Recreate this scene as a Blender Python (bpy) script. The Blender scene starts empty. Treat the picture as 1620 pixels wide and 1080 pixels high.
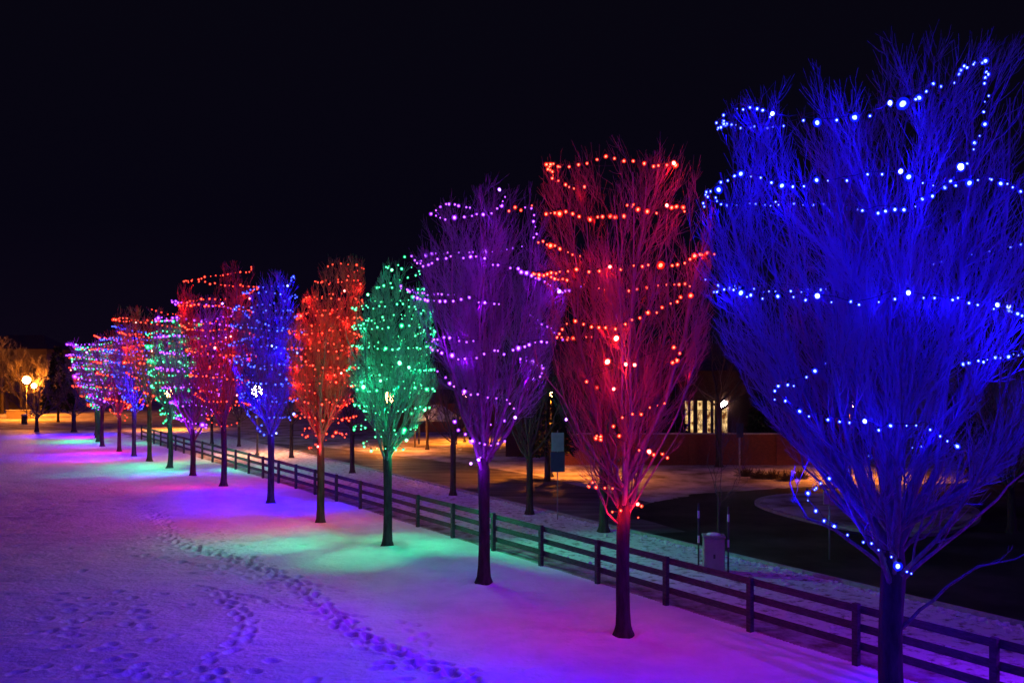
import bpy, math, random
import numpy as np

# ------------------------------------------------------------------ camera, world, light, exposure
SC = bpy.context.scene
COL = SC.collection
H, F = 5.8, 1400.0            # eye height (m), focal length in photo pixels (1620 wide)
CX, HY = 810.0, 595.0         # photo column of the view axis, photo row of the horizon

cam_data = bpy.data.cameras.new("camera")
cam = bpy.data.objects.new("camera", cam_data)
COL.objects.link(cam)
cam.location = (0, 0, H)
cam.rotation_euler = (math.radians(90), 0, 0)
cam_data.sensor_width = 36.0
cam_data.lens = 36.0 * F / 1620.0
cam_data.shift_y = 55.0 / 1620.0
cam_data.clip_start = 0.1
cam_data.clip_end = 3000
SC.camera = cam

w = bpy.data.worlds.new("World"); SC.world = w; w.use_nodes = True
nt = w.node_tree; nt.nodes.clear()
out = nt.nodes.new('ShaderNodeOutputWorld'); bg = nt.nodes.new('ShaderNodeBackground')
tc = nt.nodes.new('ShaderNodeTexCoord'); sep = nt.nodes.new('ShaderNodeSeparateXYZ')
rp = nt.nodes.new('ShaderNodeValToRGB')
nt.links.new(tc.outputs['Generated'], sep.inputs[0]); nt.links.new(sep.outputs['Z'], rp.inputs[0])
nt.links.new(rp.outputs[0], bg.inputs[0]); nt.links.new(bg.outputs[0], out.inputs[0])
rp.color_ramp.elements[0].position = 0.0; rp.color_ramp.elements[0].color = (0.0038, 0.0020, 0.0075, 1)
rp.color_ramp.elements[1].position = 0.45; rp.color_ramp.elements[1].color = (0.0022, 0.0018, 0.0048, 1)
e = rp.color_ramp.elements.new(0.16); e.color = (0.0019, 0.0013, 0.0052, 1)

sun_d = bpy.data.lights.new("violet_fill", 'SUN'); sun = bpy.data.objects.new("violet_fill", sun_d); COL.objects.link(sun)
sun_d.energy = 0.24; sun_d.angle = math.radians(9); sun_d.color = (0.25, 0.10, 1.0)  # no moon stands here; violet fill added for the row's diffuse glow
sun.rotation_euler = (math.radians(38), 0, math.radians(75))

vs = SC.view_settings
vs.view_transform = 'Standard'; vs.look = 'None'; vs.exposure = 0.0; vs.gamma = 1.0
SC.render.engine = 'CYCLES'
cy = SC.cycles
cy.use_denoising = True
cy.max_bounces = 6; cy.diffuse_bounces = 2; cy.glossy_bounces = 2; cy.transparent_max_bounces = 12
cy.sample_clamp_indirect = 1.5
cy.caustics_reflective = False; cy.caustics_refractive = False
cy.use_light_tree = True

# ------------------------------------------------------------------ helpers
def G(px, py):                       # photo pixel of a point on the ground -> (x, y)
    Y = F * H / (py - HY)
    return ((px - CX) / F * Y, Y)

def W(px, py, Y):                    # photo pixel at depth Y -> (x, y, z)
    return ((px - CX) / F * Y, Y, H - (py - HY) / F * Y)

def tag(o, label=None, cat=None, group=None, kind=None):
    if label: o['label'] = label
    if cat: o['category'] = cat
    if group: o['group'] = group
    if kind: o['kind'] = kind
    return o

def empty(name, loc, rz=0.0):
    o = bpy.data.objects.new(name, None); COL.objects.link(o)
    o.location = loc; o.rotation_euler = (0, 0, rz); o.empty_display_size = 0.2
    return o

def mesh_np(name, verts, faces, mats, parent=None, smooth=True, loc=None, midx=None):
    """verts (n,3), faces (m,k) arrays of one face size."""
    me = bpy.data.meshes.new(name)
    verts = np.asarray(verts, dtype=np.float32); faces = np.asarray(faces, dtype=np.int32)
    n, k = faces.shape
    me.vertices.add(len(verts)); me.vertices.foreach_set('co', verts.ravel())
    me.loops.add(n * k); me.loops.foreach_set('vertex_index', faces.ravel())
    me.polygons.add(n)
    me.polygons.foreach_set('loop_start', np.arange(0, n * k, k, dtype=np.int32))
    me.polygons.foreach_set('loop_total', np.full(n, k, dtype=np.int32))
    me.polygons.foreach_set('use_smooth', np.full(n, smooth))
    if midx is not None: me.polygons.foreach_set('material_index', np.asarray(midx, dtype=np.int32))
    me.update(calc_edges=True); me.validate()
    for m in (mats if isinstance(mats, (list, tuple)) else [mats]): me.materials.append(m)
    o = bpy.data.objects.new(name, me); COL.objects.link(o)
    if parent is not None: o.parent = parent
    if loc is not None: o.location = loc
    return o

class MB:
    """collects boxes, tubes, lathes in one mesh"""
    def __init__(s): s.v = []; s.f = []; s.m = []
    def add(s, vs, fs, mi=0):
        b = len(s.v); s.v += [tuple(map(float, p)) for p in vs]
        s.f += [tuple(b + i for i in f) for f in fs]; s.m += [mi] * len(fs)
    def box(s, x0, x1, y0, y1, z0, z1, mi=0):
        p = [(x0,y0,z0),(x1,y0,z0),(x1,y1,z0),(x0,y1,z0),(x0,y0,z1),(x1,y0,z1),(x1,y1,z1),(x0,y1,z1)]
        s.add(p, [(0,3,2,1),(4,5,6,7),(0,1,5,4),(1,2,6,5),(2,3,7,6),(3,0,4,7)], mi)
    def lathe(s, prof, n=12, c=(0,0,0), mi=0):
        vs = []
        for (r, z) in prof:
            for k in range(n):
                a = 2*math.pi*k/n; vs.append((c[0]+r*math.cos(a), c[1]+r*math.sin(a), c[2]+z))
        fs = []
        for i in range(len(prof)-1):
            for k in range(n):
                fs.append((i*n+k, i*n+(k+1)%n, (i+1)*n+(k+1)%n, (i+1)*n+k))
        fs.append(tuple(reversed(range(n)))); fs.append(tuple(range((len(prof)-1)*n, len(prof)*n)))
        s.add(vs, fs, mi)
    def tube(s, pts, rads, n=6, mi=0):
        v, f = tubes(np.array([pts], dtype=float), np.array([rads], dtype=float), n)
        s.add(v, [tuple(q) for q in f], mi)
    def build(s, name, mats, parent=None, smooth=False, loc=None, bevel=0.0):
        me = bpy.data.meshes.new(name); me.from_pydata(s.v, [], s.f)
        for m in (mats if isinstance(mats, (list, tuple)) else [mats]): me.materials.append(m)
        for p, mi in zip(me.polygons, s.m): p.material_index = mi; p.use_smooth = smooth
        me.update()
        o = bpy.data.objects.new(name, me); COL.objects.link(o)
        if parent is not None: o.parent = parent
        if loc is not None: o.location = loc
        if bevel:
            b = o.modifiers.new('bevel', 'BEVEL'); b.width = bevel; b.segments = 2
        return o

def tubes(P, R, S):
    """P (M,K,3) polylines, R (M,K) radii -> verts, quads of open tubes with S sides"""
    M, K, _ = P.shape
    T = np.gradient(P, axis=1); T /= np.linalg.norm(T, axis=2, keepdims=True) + 1e-9
    ref = np.eye(3)[np.argmin(np.abs(T).max(axis=1), axis=1)][:, None, :]
    ref = np.broadcast_to(ref, T.shape)
    A = np.cross(T, ref); A /= np.linalg.norm(A, axis=2, keepdims=True) + 1e-9
    B = np.cross(T, A)
    ang = np.arange(S) * 2 * np.pi / S
    V = P[:, :, None, :] + R[:, :, None, None] * (np.cos(ang)[None, None, :, None] * A[:, :, None, :]
                                                + np.sin(ang)[None, None, :, None] * B[:, :, None, :])
    V = V.reshape(-1, 3)
    m = np.arange(M)[:, None, None]; k = np.arange(K - 1)[None, :, None]; s = np.arange(S)[None, None, :]
    a = (m * K + k) * S + s; b = (m * K + k) * S + (s + 1) % S
    c = (m * K + k + 1) * S + (s + 1) % S; d = (m * K + k + 1) * S + s
    return V, np.stack([a, b, c, d], -1).reshape(-1, 4)

# ------------------------------------------------------------------ materials
def mat(name, col, rough=0.7, spec=0.3, noise=None, bump=0.0, bscale=20.0, metal=0.0, detail=4.0, coord='Object', stretch=None):
    m = bpy.data.materials.new(name); m.use_nodes = True
    t = m.node_tree; b = t.nodes['Principled BSDF']
    b.inputs['Base Color'].default_value = (*col, 1); b.inputs['Roughness'].default_value = rough
    b.inputs['Specular IOR Level'].default_value = spec; b.inputs['Metallic'].default_value = metal
    tcn = t.nodes.new('ShaderNodeTexCoord'); src = tcn.outputs[coord]
    if stretch:
        mp = t.nodes.new('ShaderNodeMapping'); mp.inputs['Scale'].default_value = stretch
        t.links.new(src, mp.inputs['Vector']); src = mp.outputs[0]
    if noise:
        col2, sc, lo, hi = noise
        n = t.nodes.new('ShaderNodeTexNoise'); n.inputs['Scale'].default_value = sc; n.inputs['Detail'].default_value = detail
        n.inputs['Roughness'].default_value = 0.65
        r = t.nodes.new('ShaderNodeValToRGB'); t.links.new(src, n.inputs['Vector']); t.links.new(n.outputs[0], r.inputs[0])
        r.color_ramp.elements[0].position = lo; r.color_ramp.elements[0].color = (*col, 1)
        r.color_ramp.elements[1].position = hi; r.color_ramp.elements[1].color = (*col2, 1)
        t.links.new(r.outputs[0], b.inputs['Base Color'])
    if bump:
        n2 = t.nodes.new('ShaderNodeTexNoise'); n2.inputs['Scale'].default_value = bscale; n2.inputs['Detail'].default_value = 6
        bp = t.nodes.new('ShaderNodeBump'); bp.inputs['Strength'].default_value = bump; bp.inputs['Distance'].default_value = 0.05
        t.links.new(src, n2.inputs['Vector']); t.links.new(n2.outputs[0], bp.inputs['Height']); t.links.new(bp.outputs[0], b.inputs['Normal'])
    return m

def emit(name, col, strength, sampled=False):
    m = bpy.data.materials.new(name); m.use_nodes = True; t = m.node_tree; t.nodes.clear()
    o = t.nodes.new('ShaderNodeOutputMaterial'); e = t.nodes.new('ShaderNodeEmission')
    e.inputs[0].default_value = (*col, 1); e.inputs[1].default_value = strength
    t.links.new(e.outputs[0], o.inputs[0])
    if not sampled: m.cycles.emission_sampling = 'NONE'
    return m

def glass_glow(name, col, strength, trans):
    """coloured bulb envelope that glows and lets the filament show"""
    m = bpy.data.materials.new(name); m.use_nodes = True; t = m.node_tree; t.nodes.clear()
    o = t.nodes.new('ShaderNodeOutputMaterial'); e = t.nodes.new('ShaderNodeEmission')
    tr = t.nodes.new('ShaderNodeBsdfTransparent'); mx = t.nodes.new('ShaderNodeMixShader')
    e.inputs[0].default_value = (*col, 1); e.inputs[1].default_value = strength; mx.inputs[0].default_value = 1 - trans
    t.links.new(tr.outputs[0], mx.inputs[1]); t.links.new(e.outputs[0], mx.inputs[2]); t.links.new(mx.outputs[0], o.inputs[0])
    m.cycles.emission_sampling = 'NONE'
    return m

M_SNOW = mat('snow', (0.80, 0.80, 0.82), 0.6, 0.35, noise=((0.66, 0.66, 0.69), 1.1, 0.42, 0.75), bump=0.8, bscale=7.0)
M_VERGE = mat('trampled_snow', (0.16, 0.13, 0.10), 0.8, 0.2, noise=((0.68, 0.68, 0.70), 3.4, 0.34, 0.50), bump=1.0, bscale=9.0, detail=9)
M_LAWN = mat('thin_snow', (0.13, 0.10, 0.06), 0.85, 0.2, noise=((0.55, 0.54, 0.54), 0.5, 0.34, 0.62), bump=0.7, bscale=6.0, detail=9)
M_PATH = mat('bare_path', (0.17, 0.11, 0.075), 0.85, 0.2, noise=((0.50, 0.44, 0.40), 1.5, 0.36, 0.6), bump=0.5, bscale=14.0)
M_ROAD = mat('asphalt', (0.012, 0.011, 0.011), 0.7, 0.2, noise=((0.075, 0.065, 0.06), 0.30, 0.42, 0.72), bump=0.3, bscale=40.0, detail=8)
M_SLUSH = mat('slushy_asphalt', (0.045, 0.04, 0.038), 0.6, 0.35, noise=((0.24, 0.23, 0.22), 0.9, 0.42, 0.72), bump=0.3, bscale=20.0, detail=8, stretch=(0.25, 1.3, 1))
M_KERB = mat('concrete', (0.30, 0.29, 0.28), 0.85, 0.2, noise=((0.40, 0.39, 0.38), 5, 0.4, 0.6), bump=0.3)
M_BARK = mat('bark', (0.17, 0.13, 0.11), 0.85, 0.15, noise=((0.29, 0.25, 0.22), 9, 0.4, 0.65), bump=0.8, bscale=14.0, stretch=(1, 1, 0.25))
M_TRUNK_SHADE = mat('shaded_trunk_bark', (0.045, 0.035, 0.03), 0.9, 0.1, noise=((0.10, 0.08, 0.07), 8, 0.35, 0.7), bump=1.0, bscale=12.0, stretch=(1, 1, 0.22))  # darker than the limbs: shade below the lit crowns put into the colour
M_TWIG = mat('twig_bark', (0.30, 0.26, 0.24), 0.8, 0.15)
M_REDLIT_TWIG = mat('red_lit_twig', (0.30, 0.17, 0.12), 0.8, 0.15)  # for red-strung trees: the red light is deepened in the twig colour
M_DARKBARK = mat('dark_bark', (0.09, 0.07, 0.06), 0.9, 0.1, noise=((0.15, 0.12, 0.10), 9, 0.4, 0.65), bump=0.6, stretch=(1, 1, 0.25))
M_WOOD = mat('fence_wood', (0.045, 0.042, 0.045), 0.7, 0.25, noise=((0.10, 0.09, 0.095), 6, 0.35, 0.7), bump=0.4, bscale=25, stretch=(1, 1, 4))
M_WIRE = mat('wire', (0.01, 0.025, 0.012), 0.5)
M_METAL = mat('dark_metal', (0.05, 0.05, 0.05), 0.45, 0.5, bump=0.1)
M_STEEL = mat('grey_steel', (0.30, 0.30, 0.31), 0.4, 0.5, metal=0.4, bump=0.1)
M_CAB = mat('cabinet_paint', (0.34, 0.31, 0.27), 0.6, 0.3, noise=((0.27, 0.25, 0.22), 3, 0.4, 0.7), bump=0.15)
M_SIGNL = mat('sign_pale', (0.30, 0.30, 0.33), 0.5, 0.3, noise=((0.24, 0.24, 0.27), 4, 0.4, 0.7))
M_SIGND = mat('sign_dark', (0.05, 0.06, 0.12), 0.5, 0.3, noise=((0.04, 0.04, 0.09), 4, 0.4, 0.7))
M_TAPE = mat('white_tape', (0.75, 0.75, 0.75), 0.5)
M_ROOF = mat('snowy_roof', (0.20, 0.16, 0.12), 0.8, 0.2, noise=((0.62, 0.60, 0.58), 2, 0.35, 0.6), bump=0.3)
M_SHING = mat('shingles', (0.06, 0.05, 0.05), 0.9, 0.1, noise=((0.10, 0.08, 0.08), 6, 0.4, 0.6), bump=0.5)
M_STUCCO = mat('pale_wall', (0.34, 0.28, 0.20), 0.85, 0.15, noise=((0.24, 0.19, 0.13), 0.8, 0.35, 0.7), bump=0.3)
M_CAP = mat('stone_cap', (0.5, 0.48, 0.45), 0.8, 0.2, noise=((0.4, 0.38, 0.36), 5, 0.4, 0.6))
M_NEEDLE = mat('needles', (0.025, 0.04, 0.02), 0.8, 0.15, noise=((0.045, 0.06, 0.03), 3, 0.4, 0.6))
M_SHRUB = mat('shrub_twigs', (0.07, 0.05, 0.04), 0.9, 0.1)

def brick_mat():
    m = bpy.data.materials.new('red_brick'); m.use_nodes = True; t = m.node_tree; b = t.nodes['Principled BSDF']
    tcn = t.nodes.new('ShaderNodeTexCoord'); sp = t.nodes.new('ShaderNodeSeparateXYZ'); cb = t.nodes.new('ShaderNodeCombineXYZ')
    ad = t.nodes.new('ShaderNodeMath'); ad.operation = 'ADD'
    t.links.new(tcn.outputs['Object'], sp.inputs[0]); t.links.new(sp.outputs['X'], ad.inputs[0]); t.links.new(sp.outputs['Y'], ad.inputs[1])
    t.links.new(ad.outputs[0], cb.inputs['X']); t.links.new(sp.outputs['Z'], cb.inputs['Y'])
    br = t.nodes.new('ShaderNodeTexBrick'); br.inputs['Scale'].default_value = 4.4; br.inputs['Mortar Size'].default_value = 0.012
    br.inputs['Color1'].default_value = (0.26, 0.065, 0.040, 1); br.inputs['Color2'].default_value = (0.17, 0.042, 0.03, 1)
    br.inputs['Mortar'].default_value = (0.22, 0.16, 0.13, 1)
    t.links.new(cb.outputs[0], br.inputs['Vector']); t.links.new(br.outputs['Color'], b.inputs['Base Color'])
    b.inputs['Roughness'].default_value = 0.85
    return m
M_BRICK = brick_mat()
M_BRICK_SHADE = brick_mat(); M_BRICK_SHADE.name = 'shaded_brick'  # copy of the brick with the unlit facade's shade put into its colours
for n_ in M_BRICK_SHADE.node_tree.nodes:
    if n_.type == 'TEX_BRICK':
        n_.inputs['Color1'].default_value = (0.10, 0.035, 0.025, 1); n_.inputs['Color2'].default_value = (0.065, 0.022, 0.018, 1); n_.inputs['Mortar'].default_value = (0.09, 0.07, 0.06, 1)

def window_mat(name, c1, c2, s, scale):
    m = bpy.data.materials.new(name); m.use_nodes = True; t = m.node_tree; t.nodes.clear()
    o = t.nodes.new('ShaderNodeOutputMaterial'); e = t.nodes.new('ShaderNodeEmission')
    tcn = t.nodes.new('ShaderNodeTexCoord'); n = t.nodes.new('ShaderNodeTexNoise'); n.inputs['Scale'].default_value = scale
    n.inputs['Detail'].default_value = 5
    r = t.nodes.new('ShaderNodeValToRGB'); r.color_ramp.elements[0].position = 0.36; r.color_ramp.elements[1].position = 0.60
    r.color_ramp.elements[0].color = (*c1, 1); r.color_ramp.elements[1].color = (*c2, 1)
    t.links.new(tcn.outputs['Object'], n.inputs['Vector']); t.links.new(n.outputs[0], r.inputs[0]); t.links.new(r.outputs[0], e.inputs[0])
    e.inputs[1].default_value = s; t.links.new(e.outputs[0], o.inputs[0]); m.cycles.emission_sampling = 'NONE'
    return m
M_WIN = window_mat('lit_room', (0.12, 0.03, 0.006), (1.0, 0.62, 0.24), 1.2, 3.2)
M_SODIUM = emit('sodium_globe', (1.0, 0.40, 0.12), 90)
M_WHITEG = emit('white_globe', (1.0, 0.80, 0.75), 90)

# light colours: lamp colour, glow colour of the envelope, core colour
CLR = {
 'blue':   dict(l=(0.002, 0.0006, 1.0), g=(0.004, 0.012, 1.0), c=(0.16, 0.24, 1.0), p=2.8),
 'red':    dict(l=(1.0, 0.010, 0.010), g=(1.0, 0.012, 0.004), c=(1.0, 0.14, 0.075), p=1.25),
 'purple': dict(l=(0.20, 0.001, 1.0), g=(0.30, 0.015, 1.0), c=(0.52, 0.14, 1.0), p=1.7),
 'green':  dict(l=(0.0, 1.0, 0.40),  g=(0.0, 0.9, 0.28),  c=(0.15, 1.0, 0.45), p=1.0),
}
def bulb_mesh(name, c, s):
    mb = MB()
    mb.lathe([(0.007, 0.015), (0.013, 0.009), (0.015, 0.0), (0.013, -0.009), (0.005, -0.017)], 8, (0, 0, 0), 0)
    mb.lathe([(0.017, 0.030), (0.029, 0.018), (0.033, 0.0), (0.027, -0.019), (0.009, -0.034)], 10, (0, 0, 0), 1)
    mb.lathe([(0.012, 0.055), (0.014, 0.031)], 8, (0, 0, 0), 2)
    o = mb.build(name, [emit(name + '_core', c['c'], 11), glass_glow(name + '_glass', c['g'], 1.3, 0.5), M_WIRE], smooth=True)
    me = o.data; bpy.data.objects.remove(o)
    return me
def bright_bulb_mesh(name, c):
    mb = MB()
    mb.lathe([(0.014, 0.030), (0.026, 0.018), (0.030, 0.0), (0.026, -0.020), (0.012, -0.034)], 10, (0, 0, 0), 0)
    mb.lathe([(0.020, 0.050), (0.040, 0.030), (0.048, 0.0), (0.040, -0.030), (0.016, -0.056)], 12, (0, 0, 0), 1)
    mb.lathe([(0.014, 0.075), (0.016, 0.052)], 8, (0, 0, 0), 2)
    h = tuple(.22 + .78 * x for x in c['c'])
    o = mb.build(name, [emit(name + '_core', h, 16), glass_glow(name + '_glass', c['g'], 1.6, 0.5), M_WIRE], smooth=True)
    me = o.data; bpy.data.objects.remove(o)
    return me
FARB = {k: bulb_mesh('far_bulb_' + k, dict(v, c=tuple(.62 * p + .38 * q for p, q in zip(v['c'], v['g']))), 1) for k, v in CLR.items()}
BRIGHTB = {k: bright_bulb_mesh('bright_bulb_' + k, v) for k, v in CLR.items()}
BULB = {k: bulb_mesh('bulb_' + k, v, 1) for k, v in CLR.items()}
for d_ in (BULB, FARB, BRIGHTB):
    for me in d_.values(): me.name = 'bulb'

# ------------------------------------------------------------------ the ground
rng = np.random.default_rng(7)
def fence_x(Y): return 18.43 - 0.647 * np.asarray(Y)
def vnoise(x, y, s, seed):
    """smooth value noise on a lattice of size s"""
    r = np.random.default_rng(seed).random((256, 256))
    u = x / s + 1000.3; v = y / s + 1000.7
    i = np.floor(u).astype(int); j = np.floor(v).astype(int); a = u - i; b = v - j
    a = a * a * (3 - 2 * a); b = b * b * (3 - 2 * b)
    g = lambda p, q: r[p % 256, q % 256]
    return (g(i, j) * (1 - a) + g(i + 1, j) * a) * (1 - b) + (g(i, j + 1) * (1 - a) + g(i + 1, j + 1) * a) * b - 0.5

xs = np.concatenate([-30 - np.cumsum(1.0 * 1.16 ** np.arange(34))[::-1], np.arange(-30, -15, 0.16), np.arange(-15, 9, 0.05), np.arange(9, 16, 0.25), 16 + np.cumsum(1.0 * 1.16 ** np.arange(34))])
ys = [-40.0, -20, -10, 0, 5, 9, 11, 12.5]
y = 13.2
while y < 130: ys.append(y); y += max(0.05, 0.05 * (y / 22.0) ** 1.6)
while y < 2500: ys.append(y); y *= 1.12
ys = np.array(ys)
GX, GY = np.meshgrid(xs, ys)
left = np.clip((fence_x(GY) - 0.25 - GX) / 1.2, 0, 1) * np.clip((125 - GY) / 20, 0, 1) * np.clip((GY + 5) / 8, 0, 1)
GZ = left * (0.10 * vnoise(GX, GY, 3.1, 1) + 0.05 * vnoise(GX, GY, 1.1, 2) + 0.034 * vnoise(GX * .7, GY, 0.42, 3) + 0.022 * vnoise(GX * 0.6, GY, 0.17, 4))
GZ += left * 0.02
def foot(cx, cy, ang, L=0.17, Wd=0.085, d=0.075):
    i0, i1 = np.searchsorted(ys, [cy - 0.45, cy + 0.45]); j0, j1 = np.searchsorted(xs, [cx - 0.45, cx + 0.45])
    dx = GX[i0:i1, j0:j1] - cx; dy = GY[i0:i1, j0:j1] - cy
    a = dx * math.cos(ang) + dy * math.sin(ang); b = -dx * math.sin(ang) + dy * math.cos(ang)
    q = (a / L) ** 2 + (b / Wd) ** 2
    d *= .72
    GZ[i0:i1, j0:j1] += -d * np.exp(-q ** 1.6 * 0.8) + 0.35 * d * np.exp(-((np.sqrt(q) - 1.55) / 0.35) ** 2)
def track(pts, step=0.36, side=0.11, wob=0.05, d=0.075, big=1.0):
    P = np.array([G(*p) for p in pts]); seg = np.linalg.norm(np.diff(P, axis=0), axis=1); cum = np.r_[0, np.cumsum(seg)]
    s = 0; k = 0
    while s < cum[-1]:
        q = np.array([np.interp(s, cum, P[:, 0]), np.interp(s, cum, P[:, 1])]); q2 = np.array([np.interp(s + 0.3, cum, P[:, 0]), np.interp(s + 0.3, cum, P[:, 1])])
        t = q2 - q; t /= np.linalg.norm(t) + 1e-9; n = np.array([-t[1], t[0]])
        c = q + n * side * (1 if k % 2 else -1) + rng.normal(0, wob, 2)
        foot(c[0], c[1], math.atan2(t[1], t[0]) + rng.normal(0, .15), 0.17 * big, 0.09 * big, d * rng.uniform(.7, 1.2)); s += step * rng.uniform(.85, 1.15); k += 1
main = [(95, 752), (130, 762), (190, 785), (240, 812), (262, 838), (262, 852), (300, 868), (340, 878), (400, 895), (450, 915), (490, 940), (530, 975), (560, 1003), (600, 1025), (660, 1047), (720, 1072), (800, 1110)]
track(main, 0.31, 0.11, 0.03, 0.14, 1.0)
track([(p[0] + 12, p[1] - 3) for p in main], 0.42, 0.09, 0.05, 0.11, .9)
track([(p[0] - 14, p[1] + 4) for p in main[6:]], 0.5, 0.12, 0.12, 0.07)
track([(318, 925), (350, 940), (372, 965), (392, 995), (370, 1022), (345, 1040), (330, 1052), (345, 1085)], 0.36, 0.13, 0.05, 0.09, 1.0)
track([(345, 930), (382, 962), (400, 990), (395, 1010), (360, 1035)], 0.42, 0.10, 0.08, 0.07, .9)
track([(215, 880), (290, 890), (380, 903), (470, 918), (560, 935)], 0.5, 0.05, 0.04, 0.06)
track([(375, 940), (440, 955), (520, 972), (585, 976)], 0.30, 0.04, 0.03, 0.06)
track([(300, 905), (340, 903), (400, 915), (440, 935), (500, 945)], 0.5, 0.15, 0.15, 0.06)
track([(640, 985), (665, 1008), (655, 1030), (690, 1052), (760, 1070)], 0.36, 0.12, 0.05, 0.07)
track([(20, 825), (60, 806), (110, 790), (160, 806)], 0.5, 0.2, 0.2, 0.07, 1.2)
track([(40, 800), (70, 820), (100, 815)], 0.5, 0.25, 0.2, 0.07, 1.2)
track([(250, 850), (300, 835), (330, 842), (360, 850)], 0.6, 0.2, 0.2, 0.06)
for (px, py, sx, sy, n) in [(150, 985, 55, 24, 26), (90, 1040, 80, 20, 8), (260, 1070, 120, 14, 12), (190, 965, 110, 16, 10), (50, 835, 50, 12, 20), (330, 868, 60, 16, 30), (600, 1060, 90, 16, 8)]:
    for _ in range(n):
        a, b = G(px + rng.normal(0, sx), py + rng.normal(0, sy)); foot(a, b, rng.uniform(0, 6.28), 0.15, 0.11, 0.065)
for (px, py) in [(987, 1003), (765, 923), (612, 864), (507, 828), (429, 796), (354, 768), (1413, 1157)]:
    a, b = G(px, py); i0, i1 = np.searchsorted(ys, [b - 1.5, b + 1.5]); j0, j1 = np.searchsorted(xs, [a - 1.5, a + 1.5])
    d_ = np.hypot(GX[i0:i1, j0:j1] - a, GY[i0:i1, j0:j1] - b) * (1 + .5 * vnoise(GX[i0:i1, j0:j1], GY[i0:i1, j0:j1], .3, 31))
    GZ[i0:i1, j0:j1] += -.05 * np.exp(-(d_ / .27) ** 4) + .035 * np.exp(-((d_ - .48) / .16) ** 2)
nx, ny = len(xs), len(ys)
idx = np.arange(nx * ny).reshape(ny, nx)
quads = np.stack([idx[:-1, :-1], idx[:-1, 1:], idx[1:, 1:], idx[1:, :-1]], -1).reshape(-1, 4)
mx_ = (xs[:-1] + xs[1:]) / 2; my_ = (ys[:-1] + ys[1:]) / 2
QX, QY = np.meshgrid(mx_, my_)
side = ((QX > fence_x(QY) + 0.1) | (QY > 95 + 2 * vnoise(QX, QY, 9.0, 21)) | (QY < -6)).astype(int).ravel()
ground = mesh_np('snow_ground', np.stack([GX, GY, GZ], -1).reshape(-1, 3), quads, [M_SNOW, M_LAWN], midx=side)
tag(ground, kind='structure')

def sheet(name, pts, z, m, kerb=0.0):
    """flat polygon on the ground; with kerb it has vertical sides"""
    n = len(pts); v = [(x, y, z) for x, y in pts]; f = [tuple(range(n))]
    if kerb:
        v += [(x, y, z - kerb) for x, y in pts]
        f += [(i, n + i, n + (i + 1) % n, (i + 1) % n) for i in range(n)]
    me = bpy.data.meshes.new(name); me.from_pydata(v, [], f); me.materials.append(m); me.update()
    o = bpy.data.objects.new(name, me); COL.objects.link(o); tag(o, kind='structure'); return o
def soften(pts, rounds=3, rough=0.0, seed=3):
    P = np.array(pts, float); rg_ = np.random.default_rng(seed)
    for _ in range(rounds):
        Q = np.roll(P, -1, axis=0); P = np.stack([P * .75 + Q * .25, P * .25 + Q * .75], 1).reshape(-1, 2) + (rg_.normal(0, rough, (2 * len(P), 2)) if rough else 0)
    return [tuple(p) for p in P]
def fl(Y, off): return (18.43 - 0.647 * Y + off, Y)
def rl(Y, off=0): return (24.3 - 0.60 * Y + off, Y)
sheet('path', [fl(6, .15), fl(95, .15), fl(95, 1.15), fl(6, 1.15)][::-1], 0.004, M_PATH)
sheet('verge', [fl(6, 1.15), fl(95, 1.15), rl(95, -.2), rl(6, -.2)][::-1], 0.006, M_VERGE)
fe_ = np.array([(60, 12), (45, 24), G(1900, 775), G(1620, 762), G(1290, 769), G(1100, 781), G(1030, 795)]); far_edge = []
for a_, b_ in zip(fe_[:-1], fe_[1:]):
    for t_ in np.linspace(0, 1, 22)[:-1]: far_edge.append(tuple(a_ + (b_ - a_) * t_ + rng.normal(0, .10, 2)))
far_edge.append(G(1030, 795))
sheet('road', [rl(6)] + far_edge + [G(985, 812), rl(33.0, 2.0), rl(32.5, 0)], 0.008, M_ROAD)
sheet('slushy_road', [rl(32.5), rl(33.0, 2.0), G(985, 812), G(1030, 795), G(930, 772), G(850, 752), G(760, 738), G(640, 722), G(520, 708), rl(78)], 0.007, M_SLUSH)
isl = [(1190, 797), (1205, 789), (1235, 785), (1300, 783), (1420, 788), (1540, 800), (1560, 825), (1500, 848), (1420, 850), (1330, 838), (1250, 820), (1205, 806)]
sheet('kerb_island', soften([G(*p) for p in isl])[::-1], 0.13, M_KERB, 0.125)
c0 = np.mean([G(*p) for p in isl], axis=0)
sheet('snow_island', soften([tuple(c0 + (np.array(G(*p)) - c0) * 0.94) for p in isl], 4, .05)[::-1], 0.16, M_LAWN, 0.029)
kb = MB()
for a in np.arange(8, 74, 3.0):
    p, q = rl(a), rl(a + 2.98); d = 0.15
    v = [(p[0]-d, p[1], 0), (p[0], p[1], 0), (q[0], q[1], 0), (q[0]-d, q[1], 0)]
    v += [(x, y, 0.10) for x, y, _ in v]
    kb.add(v, [(4, 5, 6, 7), (0, 1, 5, 4), (1, 2, 6, 5), (2, 3, 7, 6), (3, 0, 4, 7)])
tag(kb.build('kerb', M_KERB), kind='structure')
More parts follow.
